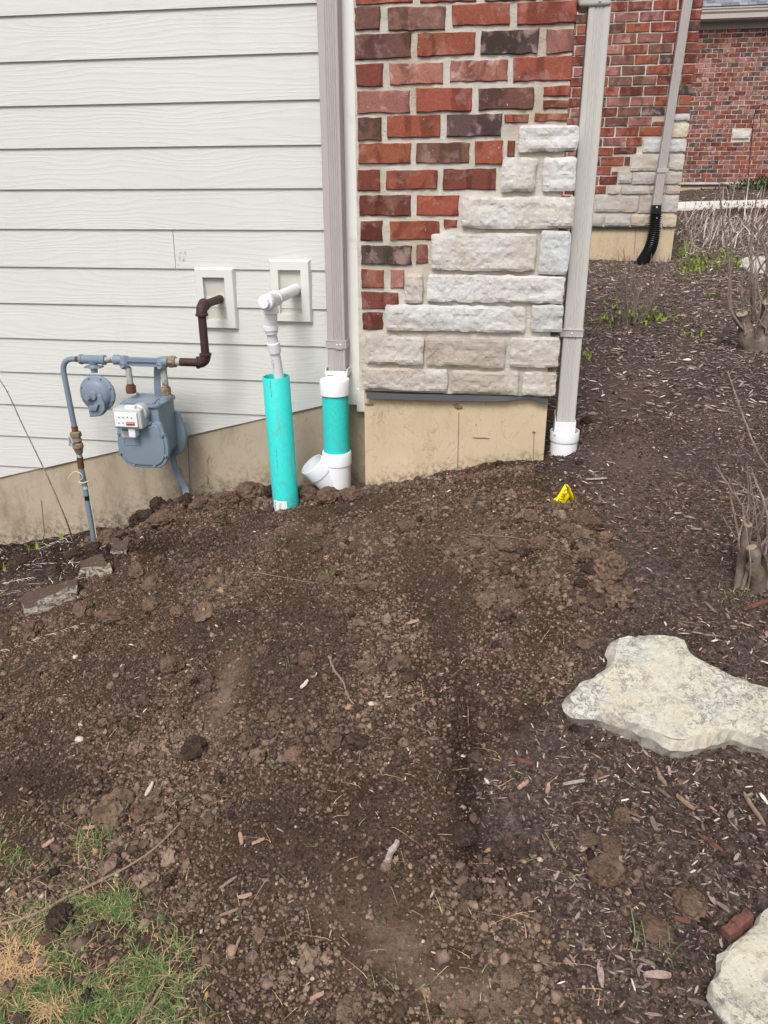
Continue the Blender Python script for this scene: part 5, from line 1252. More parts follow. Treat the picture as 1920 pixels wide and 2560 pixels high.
BIG = [(1318,1250,60,'tallest ochre clod on the ridge at the right edge of the dug soil','oreclod',1.0,.08),
 (1258,1132,34,'round clod just below the yellow flag tape','bigclod',.95,.12),(1284,1140,26,'smaller clod touching the round clod below the flag','bigclod',.95,.12),(1262,1163,38,'flat brown clod second row below the flag','oreclod',.7,.3),
 (1300,1166,34,'clod beside dark mulch right of the flag row','oreclod',.6,.3),(1290,1195,24,'small tan clod on the right ridge','bigclod',.7,.3),(1285,1290,26,'clod at the foot of the right ridge','bigclod2',.7,.3),(1262,1300,22,'small dark clod at ridge foot','bigclod',.7,.3),
 (378,1445,44,'flat topped pale clod left of centre','bigclod',.75,.25),(298,1240,34,'angular clod in the upper left of the soil','bigclod',.8,.25),(335,1265,42,'low clod beside the angular clod','bigclod',.6,.4),
 (442,1325,48,'broad brown clod right of the green sprout','oreclod',.6,.35),(185,1320,36,'round brown clod right of the pale edging stone','bigclod',.8,.25),(68,1368,44,'clod in front of the pale edging stone','bigclod',.75,.3),
 (250,1335,60,'broad low clod in the upper left soil','bigclod',.5,.45),(385,1325,32,'clod left of the broad brown clod','oreclod',.7,.3),(330,1315,40,'rounded clod with a pebble beside it','bigclod',.65,.3),
 (470,1265,34,'clod on the upper slope by the sprig','bigclod',.7,.3),(570,1410,26,'clod with a green blade behind it','bigclod',.8,.25),(662,1430,30,'round clod left of the long twig','bigclod',.8,.25),
 (862,1438,38,'round clod right of the long twig','bigclod',.75,.25),(790,1448,34,'clod at the head of the twig','bigclod',.7,.3),(595,1552,24,'pale upright clod in mid soil','bigclod',.9,.25),
 (638,1640,42,'ochre clod in the middle left soil','oreclod',.75,.25),(1045,1302,46,'ochre crumbly clod in the middle right soil','oreclod',.7,.3),(705,1255,30,'clod above the green sprig in mid soil','bigclod',.7,.3),
 (800,1268,40,'flat clod behind the small sprigs','bigclod',.5,.4),(690,1160,26,'clod on the mound below the wye pipe','oreclod',.9,.2),(884,1462,30,'dark clod beside the round clod','bigclod2',.7,.3),
 (248,1762,66,'big ochre clod above the grass at lower left','oreclod',.75,.25),(310,1760,44,'brown clod right of the big ochre clod','bigclod',.75,.25),(420,1620,44,'dark clod with a tan side in left soil','bigclod2',.7,.3),
 (1308,1898,50,'round shaggy clod in the mulch at right','bigclod',.95,.1),(1490,1965,56,'wide shaggy clod in the mulch near the red chunk','bigclod',.8,.15),(1415,2010,52,'mossy clod with grass blades at right','bigclod',.6,.35),
 (1098,2115,44,'flat tan clod in the lower middle','oreclod',.6,.35),(1320,1830,34,'brown clod above the round shaggy clod','bigclod',.7,.3),(1268,1820,34,'low clod left of the brown one in mulch','bigclod',.6,.3),
 (1100,1660-90,34,'low dark clod at the edge of the mulch','bigclod2',.5,.35),(1000,1806,50,'black flattened lump in the dark scrape','bigclod2',.55,.3),(1128,1870-22,24,'black lump below the flattened one','bigclod2',.7,.3),
 (560,2110-90,24,'tan pebble shaped clod in the lower soil','oreclod',.7,.3),(760,2180,50,'crumbly clod near the bottom edge','oreclod',.5,.4),(130,1990,46,'dark clod in the grass','bigclod2',.6,.3),
 (105,2090-60,30,'dark clod at the left of the grass','bigclod',.6,.3),(1345,1765,30,'small brown clod by pale chips','bigclod',.7,.3),(1262,1395,26,'clod at the soil edge above the flagstone','bigclod',.7,.3),(1120,1300,28,'clod in the right middle soil','bigclod',.7,.3),
 (350,1095,46,'dark clod against the foundation by the meter strap','bigclod2',.8,.25),(432,1098,36,'clod at the foundation right of the meter strap','bigclod',.8,.25),(402,1085,26,'reddish clod touching the foundation','bigclod2',.8,.25),
 (545,1075,50,'clod heaped against the foundation left of the standpipe','bigclod',.8,.2),(490,1085,44,'clod against the foundation','bigclod',.7,.25),(590,1070,34,'clod behind the standpipe','bigclod2',.8,.2),
 (668,1080,52,'clod between the standpipe and the wye','bigclod',.75,.25),(715,1083,46,'clod in front of the wye pipe','bigclod',.75,.25),(758,1075,40,'clod by the pier corner','bigclod',.7,.3),(640,1045,36,'dark clod behind the wye branch','bigclod2',.7,.3),
 (360,1130,60,'wide clod in front of the meter strap','bigclod',.6,.35),(262,1112,54,'black crumbly lump against the foundation','bigclod2',.9,.15),(300,1132,36,'black lump right of the biggest black lump','bigclod2',.8,.2),(240,1165,42,'dark brown clod at the pit edge','bigclod',.7,.3),
 (1270,917,26,'black lump right of the drain cup','bigclod2',.8,.25),(1090,1180,40,'flat clod on the tan patch at right','bigclod',.45,.35),(1020,1180,34,'low clod above the tan patch','bigclod',.5,.35),(1130,1195,36,'dark flat clod near the ridge','bigclod2',.45,.35)]
BIG += [(1240,1120,26,'clod left of the round clod below the flag','bigclod',.8,.2),(1225,1150,30,'brown clod on the dug soil left of the flag row','bigclod',.75,.25),(1305,1215,30,'clod above the tallest ochre clod','bigclod',.85,.15),(1275,1235,28,'clod left of the tallest ochre clod','bigclod2',.8,.2),(1255,1265,24,'dark clod on the lower ridge','bigclod2',.8,.2),(1290,1310,24,'low clod at the very foot of the ridge','bigclod',.8,.2),(1265,1325,20,'small clod where the ridge ends','bigclod',.8,.2),(1160,1175,34,'flat clod between tan patch and ridge','bigclod',.6,.3),(1195,1100,28,'clod on the mound left of the flag','bigclod',.75,.25),(1010,1090,36,'flat clod in front of the concrete base','bigclod',.5,.3),(880,1140,34,'low clod in front of the pier left corner','bigclod',.6,.3),(1145,1120,26,'clod right of the flat clod at the base','bigclod',.7,.25)]
BIG += [(275,1120,30,'black lump behind the biggest black lump','bigclod2',.8,.25),(248,1128,26,'small black lump left of the biggest black lump','bigclod2',.8,.25),(322,1118,28,'black lump against the concrete seam','bigclod2',.7,.25),(205,1188,30,'dark lump beside the service pipe foot','bigclod2',.7,.3),
 (160,1200,34,'dark lump in the old mulch by the dead stalk','bigclod2',.5,.35),(45,1215,40,'dark lump in the old mulch at far left','bigclod2',.5,.35),(110,1240,36,'dark lump above the pale edging stone','bigclod2',.5,.35)]
for t in BIG: put_clod(*t[:3], t[3], t[4], t[5], t[6])

# crumbs: stuff, instanced from attribute points
def scatter_object(name, pts, rot, scl, tint, var, kind='ico', mat=None, nvar=4, sub=2, amp=.55, ns=1.1):
    me = bpy.data.meshes.new(name); me.vertices.add(len(pts)); me.vertices.foreach_set('co', np.asarray(pts, np.float32).ravel())
    for nm, arr, ty in (('rot', rot, 'FLOAT_VECTOR'), ('scl', scl, 'FLOAT_VECTOR')):
        a = me.attributes.new(nm, ty, 'POINT'); a.data.foreach_set('vector', np.asarray(arr, np.float32).ravel())
    a = me.attributes.new('tint', 'FLOAT', 'POINT'); a.data.foreach_set('value', np.asarray(tint, np.float32))
    a = me.attributes.new('variant', 'INT', 'POINT'); a.data.foreach_set('value', np.asarray(var, np.int32))
    o = link(name, me); tag(o, kind='stuff')
    ng = bpy.data.node_groups.new(name+'_nodes', 'GeometryNodeTree')
    ng.interface.new_socket('Geometry', in_out='INPUT', socket_type='NodeSocketGeometry'); ng.interface.new_socket('Geometry', in_out='OUTPUT', socket_type='NodeSocketGeometry')
    N = ng.nodes.new; Lk = ng.links.new; gi = N('NodeGroupInput'); go = N('NodeGroupOutput'); jn = N('GeometryNodeJoinGeometry')
    for k in range(nvar):
        if kind == 'ico':
            b = N('GeometryNodeMeshIcoSphere'); b.inputs['Subdivisions'].default_value = sub; b.inputs['Radius'].default_value = 1
        else:
            b = N('GeometryNodeMeshCube'); b.inputs['Size'].default_value = (2, 2, 2); b.inputs['Vertices X'].default_value = 5; b.inputs['Vertices Y'].default_value = 3; b.inputs['Vertices Z'].default_value = 2
        no = N('ShaderNodeTexNoise'); no.noise_dimensions = '4D'; no.inputs['W'].default_value = k*5.3; no.inputs['Scale'].default_value = ns; no.inputs['Detail'].default_value = 3
        pos = N('GeometryNodeInputPosition'); Lk(pos.outputs[0], no.inputs['Vector'])
        sb = N('ShaderNodeVectorMath'); sb.operation = 'SUBTRACT'; sb.inputs[1].default_value = (.5, .5, .5); Lk(no.outputs['Color'], sb.inputs[0])
        sc = N('ShaderNodeVectorMath'); sc.operation = 'SCALE'; sc.inputs['Scale'].default_value = amp*3.2; Lk(sb.outputs[0], sc.inputs[0])
        sp_ = N('GeometryNodeSetPosition'); Lk(b.outputs['Mesh'], sp_.inputs['Geometry']); Lk(sc.outputs[0], sp_.inputs['Offset'])
        if kind == 'cube':
            p2 = N('GeometryNodeInputPosition'); sx = N('ShaderNodeSeparateXYZ'); Lk(p2.outputs[0], sx.inputs[0]); f1 = N('ShaderNodeMath'); f1.operation = 'MULTIPLY'; Lk(sx.outputs[0], f1.inputs[0]); Lk(sx.outputs[0], f1.inputs[1])
            f2 = N('ShaderNodeMath'); f2.operation = 'MULTIPLY_ADD'; f2.inputs[1].default_value = -.7+.06*k; f2.inputs[2].default_value = 1; Lk(f1.outputs[0], f2.inputs[0])
            ms = [N('ShaderNodeMath') for _ in range(2)]
            for q_, w_ in zip(ms, (1, 2)): q_.operation = 'MULTIPLY'; Lk(sx.outputs[w_], q_.inputs[0]); Lk(f2.outputs[0], q_.inputs[1])
            cb_ = N('ShaderNodeCombineXYZ'); Lk(sx.outputs[0], cb_.inputs[0]); Lk(ms[0].outputs[0], cb_.inputs[1]); Lk(ms[1].outputs[0], cb_.inputs[2])
            tp_ = N('GeometryNodeSetPosition'); Lk(b.outputs['Mesh'], tp_.inputs['Geometry']); Lk(cb_.outputs[0], tp_.inputs['Position']); Lk(tp_.outputs[0], sp_.inputs['Geometry'])
        sm_ = N('GeometryNodeSetMaterial'); sm_.inputs['Material'].default_value = mat; Lk(sp_.outputs[0], sm_.inputs['Geometry'])
        ss = N('GeometryNodeSetShadeSmooth'); ss.inputs['Shade Smooth'].default_value = (kind == 'ico'); Lk(sm_.outputs[0], ss.inputs['Geometry'])
        gi_ = N('GeometryNodeGeometryToInstance'); Lk(ss.outputs[0], gi_.inputs[0]); Lk(gi_.outputs[0], jn.inputs[0])
    ip = N('GeometryNodeInstanceOnPoints'); Lk(gi.outputs[0], ip.inputs['Points']); Lk(jn.outputs[0], ip.inputs['Instance']); ip.inputs['Pick Instance'].default_value = True
    def na(nm, dt):
        q = N('GeometryNodeInputNamedAttribute'); q.data_type = dt; q.inputs['Name'].default_value = nm; return q.outputs[0]
    Lk(na('variant', 'INT'), ip.inputs['Instance Index'])
    er = N('FunctionNodeEulerToRotation'); Lk(na('rot', 'FLOAT_VECTOR'), er.inputs[0]); Lk(er.outputs[0], ip.inputs['Rotation']); Lk(na('scl', 'FLOAT_VECTOR'), ip.inputs['Scale'])
    Lk(ip.outputs[0], go.inputs[0])
    md = o.modifiers.new('scatter', 'NODES'); md.node_group = ng
    me.materials.append(mat)
    return o
def in_walls(x, y):
    return ((y > YW-.015) & (x < -.53)) | ((y > YP+.01) & (x > -.57) & (x < .14)) | ((y > Y2) & (x < 1.39))
FLP = [F([(360,505),(440,420),(570,340),(610,240),(650,185),(950,178),(985,260),(1160,390),(1400,440),(1520,470),(1560,600),(1500,740),(1400,745),(1160,700),(930,780),(860,780),(640,690),(400,600),(365,560)]),
       F([(1398,1600),(1250,1790),(1140,1960),(1095,1985),(1150,2095),(1270,2225),(1400,2330),(1700,2300),(1800,1900),(1600,1580)])]
def keep(x, y):
    px, py = PX(x, np.maximum(y, .35), HS(x, y)); ok = ~in_walls(x, y)
    for p in FLP: ok &= ~pip(px, py, p)
    return ok, px/D2P, py/D2P
def crumbs(n, x0, x1, y0, y1, smin, smax, pw, mulch_keep, seed, clump=True, hard=0.0):
    g = np.random.default_rng(seed); x = g.uniform(x0, x1, n); y = g.uniform(y0, y1, n)
    ok, px, py = keep(x, y); mm = mulch_mask(x, y)
    dens = np.clip(.72-.3*hard+(.75+.5*hard)*fbm(x*4, y*4, 3, 60), .10, 1)
    td = np.clip(.9*blob(px, py, 930, 2100, 260, 90, 25)+.7*blob(px, py, 1100, 1190, 80, 50)+.5*blob(px, py, 640, 1180, 300, 45)+1.0*blob(px, py, 480, 1500, 34, 105, 22)+.6*blob(px, py, 200, 1480, 150, 60)+.5*blob(px, py, 1180, 1330, 70, 50), 0, .9)
    ok &= g.random(n) < dens*(1-mm*(1-mulch_keep))*(1-td)
    ok &= g.random(n) < 1-.75*grassmask(px, py)
    x, y, mm, px, py = x[ok], y[ok], mm[ok], px[ok], py[ok]; n = len(x)
    s = smin*(1-g.random(n)*(1-(smin/smax)**pw))**(-1/pw)
    fl = g.uniform(.6, .95, n); z = H(x, y)+s*fl*.25
    scl = np.stack([s*g.uniform(.8, 1.25, n), s*g.uniform(.8, 1.2, n), s*fl], 1)
    rot = np.stack([g.uniform(-.5, .5, n), g.uniform(-.5, .5, n), g.uniform(0, 6.28, n)], 1)
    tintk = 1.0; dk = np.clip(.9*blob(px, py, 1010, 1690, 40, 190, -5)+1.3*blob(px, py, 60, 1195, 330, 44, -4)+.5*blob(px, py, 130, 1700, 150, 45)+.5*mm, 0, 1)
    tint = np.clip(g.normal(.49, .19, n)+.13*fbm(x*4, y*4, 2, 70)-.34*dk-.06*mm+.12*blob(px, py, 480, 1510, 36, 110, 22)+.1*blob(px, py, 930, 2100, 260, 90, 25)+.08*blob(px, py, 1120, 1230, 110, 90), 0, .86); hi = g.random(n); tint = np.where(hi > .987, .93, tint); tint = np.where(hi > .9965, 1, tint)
    return np.stack([x, y, z], 1), rot, scl, tint, g.integers(0, 8, n)
a = crumbs(430000, -2.9, 1.7, .72, 3.25, .0019, .0062, 2.1, .5, 1)
b = crumbs(19000, -2.9, 1.7, .72, 3.25, .0052, .014, 2.6, .12, 2, hard=1.0)
c = crumbs(1700, -2.9, 1.6, .72, 3.2, .010, .024, 2.4, .08, 3, hard=1.0)
cat = [np.concatenate(q) for q in zip(a, b)]
scatter_object('soil_crumbs', *cat, mat=M['clod'], sub=2, nvar=8, amp=.75, ns=1.3)
scatter_object('small_clods', *c, mat=M['clod'], sub=4, amp=.8, ns=1.5, nvar=8)
# heaped crumbs along the foundation and the ridge on the right
g = np.random.default_rng(8); L = []
for (x0, y0, x1, y1, w_, n, s0, s1) in ((330, 1100, 600, 1078, 10, 420, .004, .016), (600, 1085, 780, 1070, 12, 300, .004, .016), (780, 1062, 1150, 1012, 8, 600, .003, .010), (1240, 1130, 1330, 1290, 26, 700, .004, .014), (180, 1175, 330, 1125, 14, 300, .004, .014), (960, 1190, 1290, 1300, 26, 500, .003, .012), (150, 1340, 60, 1350, 14, 80, .004, .01)):
    t = g.random(n*2)
    for p in GV(x0+(x1-x0)*t+g.normal(0, w_*.6, n*2), y0+(y1-y0)*t+g.normal(0, w_*.5, n*2)): L.append((p[0], p[1], p[2], s0*(s1/s0)**(g.random()**1.8)))
L = np.array(L); ok = ~in_walls(L[:, 0], L[:, 1]+.012); L = L[ok]; n = len(L); s = L[:, 3]; fl = g.uniform(.6, .95, n)
scatter_object('heaped_crumbs', np.stack([L[:, 0], L[:, 1], L[:, 2]+s*.3], 1), np.stack([g.uniform(-.5, .5, n), g.uniform(-.5, .5, n), g.uniform(0, 6.28, n)], 1), np.stack([s, s*g.uniform(.8, 1.2, n), s*fl], 1), np.clip(g.normal(.48, .17, n), 0, .86), g.integers(0, 8, n), mat=M['clod'], sub=3, amp=.75, ns=1.5, nvar=8)

g = np.random.default_rng(77); L = []
for o in [q for q in bpy.data.objects if q.name.startswith('soil_clod')]:
    mt_ = o.data.materials[0].name; tb_ = .22 if mt_.startswith('dark') else .5
    for _ in range(46):
        d = g.normal(0, 1, 3); d[2] = abs(d[2])*.8; d /= np.linalg.norm(d); r_ = o.scale[0]
        L.append((*(np.array(o.location)+d*np.array(o.scale)*.98), r_*g.uniform(.05, .17), np.clip(g.normal(tb_, .14), 0, .86)))
L = np.array(L); ok = ~in_walls(L[:, 0], L[:, 1]+.01); L = L[ok]; n = len(L); sc_ = L[:, 3]
scatter_object('clod_grit', L[:, :3], np.stack([g.uniform(-3, 3, n), g.uniform(-3, 3, n), g.uniform(0, 6.28, n)], 1), np.stack([sc_, sc_*g.uniform(.7, 1.2, n), sc_*g.uniform(.5, .9, n)], 1), L[:, 4], g.integers(0, 8, n), mat=M['clod'], sub=2, amp=.75, ns=1.4, nvar=8)
# mulch chips
def chips(n, x0, x1, y0, y1, lmin, lmax, seed, mul=True, sparse=1.0, tb=.42, ts=.2, pale=.045):
    g = np.random.default_rng(seed); x = g.uniform(x0, x1, n); y = g.uniform(y0, y1, n); ok, px, py = keep(x, y); mm = mulch_mask(x, y)
    pr = mm if mul else (1-mm)*np.clip(.6+.9*fbm(x*3, y*3, 2, 80), .1, 1)
    pr = np.where((y < 3.6) & mul, pr*np.clip(.75+.6*fbm(x*3, y*3, 2, 81)+.2, .25, 1), pr)
    pr = pr*(1-.8*np.clip(.7*blob(px, py, 1400, 1270, 110, 60)+.45*blob(px, py, 1360, 1000, 60, 110, -12)+blob(px, py, 1120, 1850, 70, 120)+.8*blob(px, py, 1200, 1480, 90, 50), 0, 1))
    ok &= g.random(n) < pr*sparse; x, y, mm, px, py = x[ok], y[ok], mm[ok], px[ok], py[ok]; n = len(x)
    l = lmin*(lmax/lmin)**(g.random(n)**2.4); w_ = l*g.uniform(.1, .34, n); t = l*g.uniform(.04, .12, n)
    z = H(x, y)+.0035+t
    left = (px < 420)*(y < 3.4)
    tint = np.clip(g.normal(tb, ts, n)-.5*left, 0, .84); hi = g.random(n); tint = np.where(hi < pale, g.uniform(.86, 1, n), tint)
    rot = np.stack([g.normal(0, .35, n), g.normal(0, .22, n), g.uniform(0, 6.28, n)], 1)
    return np.stack([x, y, z], 1), rot, np.stack([l/2, w_/2, t/2], 1), tint, g.integers(0, 8, n)
a = chips(190000, -2.9, 1.9,   .72, 3.3, .0035, .021, 21, tb=.5, ts=.22, pale=.07)
b = chips(90000, .1, 5, 3.3, 9.0, .010, .042, 22, tb=.55, ts=.22, pale=.10)
c = chips(20000, 1.2, 8, 9.0, 17.4, .025, .07, 23, tb=.5)
cat = [np.concatenate(q) for q in zip(a, b, c)]
scatter_object('mulch_chips', *cat, kind='cube', mat=M['chip'], amp=.3, ns=1.1, nvar=8)
d = chips(3400, -2.9, 1.3, .72, 3.2, .004, .018, 24, mul=False, tb=.8, ts=.1, pale=.45)
e = chips(300, .2, 1.5, .9, 2.7, .03, .055, 25, tb=.66, ts=.13, pale=.08)
scatter_object('stray_chips', *[np.concatenate(q) for q in zip(d, e)], kind='cube', mat=M['chip'], amp=.32, ns=1.1, nvar=8)

# ------------------------------------------------------------ grass, straw, leaves (numpy blades)
class Blades:
    def __init__(s): s.v = []; s.f = []; s.t = []
    def add(s, p, h, lean, az, w, tint, curl=.5, seg=3, zc=None):
        b = len(s.v); dx, dy = math.cos(az), math.sin(az); sx, sy = -dy, dx
        for k in range(seg+1):
            u = k/seg; r = h*lean*(u**(1+curl)); z = h*(u-.35*lean*u*u); ww = w*(1-u)**.6/2 if k < seg else .00005
            x, y, zz = p[0]+dx*r, p[1]+dy*r, p[2]+z
            s.v += [(x-sx*ww, y-sy*ww, zz), (x+sx*ww, y+sy*ww, zz)]; s.t += [tint, tint]
        s.f += [(b+2*k, b+2*k+1, b+2*k+3, b+2*k+2) for k in range(seg)]
    def build(s, name, mat, parent=None, kind='stuff'):
        me = bpy.data.meshes.new(name); me.from_pydata(s.v, [], s.f); a = me.attributes.new('tint', 'FLOAT', 'POINT'); a.data.foreach_set('value', np.array(s.t, np.float32))
        me.materials.append(mat); o = link(name, me, parent)
        if kind: o['kind'] = kind
        return o
gr = Blades(); g = np.random.default_rng(31)
cx_, cy_ = g.uniform(-30, 450, 60000), g.uniform(1735, 2230, 60000); gm_ = grassmask(cx_, cy_)
okg = g.random(60000) < (gm_**1.6)*.42*np.clip(.3+1.5*vnoise(cx_*.045, cy_*.06, 3)+.5*vnoise(cx_*.12, cy_*.14, 7), 0, 1.4)
cx_, cy_ = cx_[okg][:5200], cy_[okg][:5200]
for (x, y, z0), dx, dy in zip(GV(cx_, cy_), cx_, cy_):
    hot = blob(dx, dy, 30, 2090, 60, 60)+blob(dx, dy, 100, 2185, 40, 20)+.7*blob(dx, dy, 185, 1815, 30, 20)
    dry = (hot > .55 and g.random() < .6) or g.random() < .13
    gr.add((x, y, z0), g.uniform(.010, .034), g.uniform(.4, 2.0), g.uniform(0, 6.28), g.uniform(.0012, .0027), g.uniform(.86, 1) if dry else g.uniform(.15, .78), g.uniform(.2, 1))
ox, oy = np.r_[g.normal(28, 38, 520), g.normal(105, 16, 110)], np.r_[g.normal(2085, 34, 520), g.normal(2185, 9, 110)]
for (x, y, z0) in GV(ox, oy): gr.add((x, y, z0+.004), g.uniform(.012, .03), g.uniform(.8, 2.4), g.uniform(0, 6.28), g.uniform(.0013, .0024), g.uniform(.9, 1), g.uniform(.2, 1))
cx_, cy_ = g.uniform(-30, 460, 2600), g.uniform(1760, 2230, 2600); okg = g.random(2600) < grassmask(cx_, cy_)
for (x, y, z0) in GV(cx_[okg], cy_[okg]): gr.add((x, y, z0+.002), g.uniform(.006, .016), g.uniform(1.5, 3.2), g.uniform(0, 6.28), g.uniform(.0012, .0022), g.uniform(.84, .97), 1, 2)
gr.build('lawn_grass', M['blade'])
# loose blades and straws on the soil
lo = Blades()
for p in GV(g.uniform(0, 1300, 300), g.uniform(1120, 2205, 300)):
    p = Vector(p)+Vector((0, 0, .005))
    if bool(in_walls(np.array([p.x]), np.array([p.y]))[0]): continue
    if g.random() < .55: lo.add(p, g.uniform(.008, .03), g.uniform(1.2, 2.6), g.uniform(0, 6.28), g.uniform(.001, .0022), g.uniform(.5, .82), 1)
    else: lo.add(p, g.uniform(.01, .03), g.uniform(2, 4), g.uniform(0, 6.28), g.uniform(.0012, .0022), g.uniform(.9, 1), 1)
lo.build('loose_blades', M['blade'])
def tuft(dx, dy, n, h, label, tint=(.3, .8), spread=.02, w=.002):
    p0 = GD(dx, dy); B = Blades()
    for k in range(n):
        x, y = p0.x+g.normal(0, spread), p0.y+g.normal(0, spread*.6); B.add((x, y, float(H(x, y))), h*g.uniform(.5, 1.1), g.uniform(.3, 1.3), g.uniform(0, 6.28), w, g.uniform(*tint))
    o = B.build('grass_sprig', M['blade'], kind=None); tag(o, label, 'grass sprig', 'small grass sprigs'); return o
tuft(425, 1290, 26, .035, 'pale green sprig in the upper left soil', (.6, .86)); tuft(703, 1245, 30, .03, 'fresh green sprig in the upper middle soil', (.5, .8), .022)
tuft(195, 1825, 60, .055, 'tuft of green blades with orange dry tips above the lawn patch', (.3, .98), .035); tuft(1430, 2040, 22, .05, 'few green blades draped on the clod at lower right', (.4, .8), .03)
tuft(865, 1475+0, 8, .03, 'single thin blades near the twig', (.4, .7), .02); tuft(620, 1440, 6, .03, 'two blades behind a small clod', (.4, .7), .01); tuft(1590, 1283, 60, .022, 'small bright green weed clump left of the lower shrub', (.55, .8), .035); tuft(960, 1240-470+1200, 6, .03, 'lone blades in the lower soil', (.5, .8), .01)
# bulb shoots at the left foundation
for (dx, dy, h, lb) in ((80, 1187, .05, 'leftmost pale green shoot of the upper pair'), (132, 1167, .06, 'tallest pale green shoot below the foundation'), (66-3, 1190, .05, 'pale shoot in front of the dry straw'), (95, 1175-5, .045, 'pale green shoot beside the tallest shoot'), (8, 1232, .05, 'pale shoot at the left picture edge'), (112, 1226, .035, 'small shoot in the dark mulch')):
    p = GD(dx, dy); B = Blades()
    for k in range(3): B.add((p.x+.004*k, p.y, p.z-.004), h*(1-.15*k), .15+.1*k, g.uniform(0, 6.28), .011-.002*k, g.uniform(.6, .84), .4, 4)
    tag(B.build('bulb_shoot', M['leaf'], kind=None), lb, 'shoot', 'pale shoots by the foundation')
# pale straw on the dark mulch at left
B = Blades()
for p in GV(g.uniform(-10, 190, 60), g.uniform(1165, 1290, 60)):
    p = Vector(p)+Vector((0, 0, .008))
    if bool(in_walls(np.array([p.x]), np.array([p.y]))[0]): continue
    B.add(p, g.uniform(.01, .03), g.uniform(2, 4.5), g.choice([0, 3.14])+g.normal(0, .7), g.uniform(.0015, .0035), g.uniform(.6, 1), .8)
for (a_, b_) in (((5, 1225), (200, 1218)), ((80, 1190), (150, 1160)), ((0, 1410), (180, 1350)), ((0, 1265), (70, 1250))):
    for k in range(22): t = g.random(); p = GD(a_[0]+(b_[0]-a_[0])*t, a_[1]+(b_[1]-a_[1])*t, .008); B.add(p, .014, 3, math.atan2(0, 1)+g.normal(0, .3), .003, g.uniform(.6, 1))
B.build('dry_straw', M['straw'])

# ------------------------------------------------------------ twigs and notable chips
def twig(name, pts, r, label, mat='twig', cat='twig', lift=.006, group=None, side=()):
    P = [GD(a, b, lift) for a, b in pts]; P = catmull(P, 5); n = len(P)
    for q in P[1:-1]: q.z = max(q.z, float(H(q.x, q.y))+r*.6); q.x += random.uniform(-.0015, .0015)
    mb = MB(); mb.tube(P, [r*(1-.6*i/n) for i in range(n)], 7)
    for (i, dx, dy, L) in side: p = P[int(i*n)]; mb.tube([p, p+Vector((dx, dy, .004))*L], [r*.5, r*.2], 5)
    return tag(mb.build(name, M[mat], smooth=True), label, cat, group)
twig('twig', [(710, 1422), (722, 1450), (741, 1478), (752, 1507), (768, 1530)], .0042, 'bent pale twig lying in the middle of the soil', side=((.3, .2, -.6, .02),))
twig('twig', [(-20, 2005), (60, 1985), (180, 1925), (300, 1862), (372, 1802), (390, 1780)], .0042, 'long thin twig crossing the lawn patch')
twig('twig', [(300, 2215), (330, 2170), (362, 2110)], .0045, 'short grey twig sticking out at the bottom left')
twig('twig', [(1020-5, 1158), (1075, 1162), (1110, 1165), (1180, 1180), (1255, 1215)], .0018, 'hair thin root across the upper right soil')
twig('twig', [(555, 1240), (610, 1250), (680, 1262), (780, 1264)], .002, 'thin root curving left of the green sprig')
def slat(dx0, dy0, dx1, dy1, wpx, thick, mat, label, cat='wood chip', name='wood_chip', lift=.008, tip=.6, group=None):
    a, b = GD(dx0, dy0, lift), GD(dx1, dy1, lift); d = b-a; L = d.length; dist = (a-Vector(CAM)).length; w_ = wpx*D2P/FPX*dist/2
    d.normalize(); n_ = Vector((-d.y, d.x, 0)).normalized(); mb = MB(); v = []; K = 9
    for i in range(K+1):
        t = i/K; ww = w_*(1-(1-tip)*abs(2*t-1)**3)*(1+.22*float(vnoise(t*6+dx0, 0, 2))); c = a+d*L*t+n_*w_*.25*float(vnoise(t*3+dy0, 1, 4))
        up = thick*(1+.25*float(vnoise(t*9, dx0, 7)))
        v += [c-n_*ww, c-n_*ww*.75+Vector((0, 0, up)), c+Vector((0, 0, up*1.1)), c+n_*ww*.7+Vector((0, 0, up)), c+n_*ww]
    f = [(5*i+k, 5*i+k+1, 5*i+k+6, 5*i+k+5) for i in range(K) for k in range(4)]+[(0, 1, 2, 3, 4), tuple(5*K+k for k in (4, 3, 2, 1, 0))]
    mb.add(v, f); return tag(mb.build(name, M[mat]), label, cat, group)
slat(832, 1872, 858, 1824, 13, .006, 'greywood', 'silver grey wood splinter lying on the lower soil', tip=.8)
slat(1560, 2032, 1612, 1998, 26, .02, 'redwood', 'thick red brown wood chunk left of the corner flagstone', tip=.9, lift=.012)
slat(1478, 1955, 1520, 1975, 14, .01, 'redwood', 'thin red brown splinter above the thick chunk'); slat(1455, 1990, 1490, 2000, 9, .006, 'redwood', 'narrow red splinter left of the thick chunk')
slat(1605, 1323, 1662, 1302, 8, .006, 'redwood', 'pinkish stick at the right picture edge', tip=.9); slat(1265, 1041, 1310, 1038, 5, .004, 'greywood', 'thin pale stick in the mulch above the flag', tip=.8)
slat(1105, 1645, 1150, 1655, 9, .004, 'redwood', 'red chip at the soil edge below the flagstone'); slat(1118, 1710, 1140, 1695, 9, .005, 'pinkleaf', 'pinkish chip left of the mulch'); slat(1180, 1720, 1186, 1698, 9, .004, 'pinkleaf', 'upright pinkish chip in mulch')
slat(1215, 1700, 1262, 1692, 8, .004, 'greywood', 'flat grey chip in the mulch'); slat(1415, 1665, 1437, 1705, 8, .005, 'twig', 'slanted brown chip below the large flagstone'); slat(1460, 1725, 1500, 1755, 9, .005, 'twig', 'long tan chip in the right mulch')
slat(1510, 1812, 1560, 1845, 6, .005, 'redwood', 'dark sliver beside the black hollow'); slat(1605, 1720, 1650, 1790, 7, .005, 'twig', 'long splinter at the right edge')
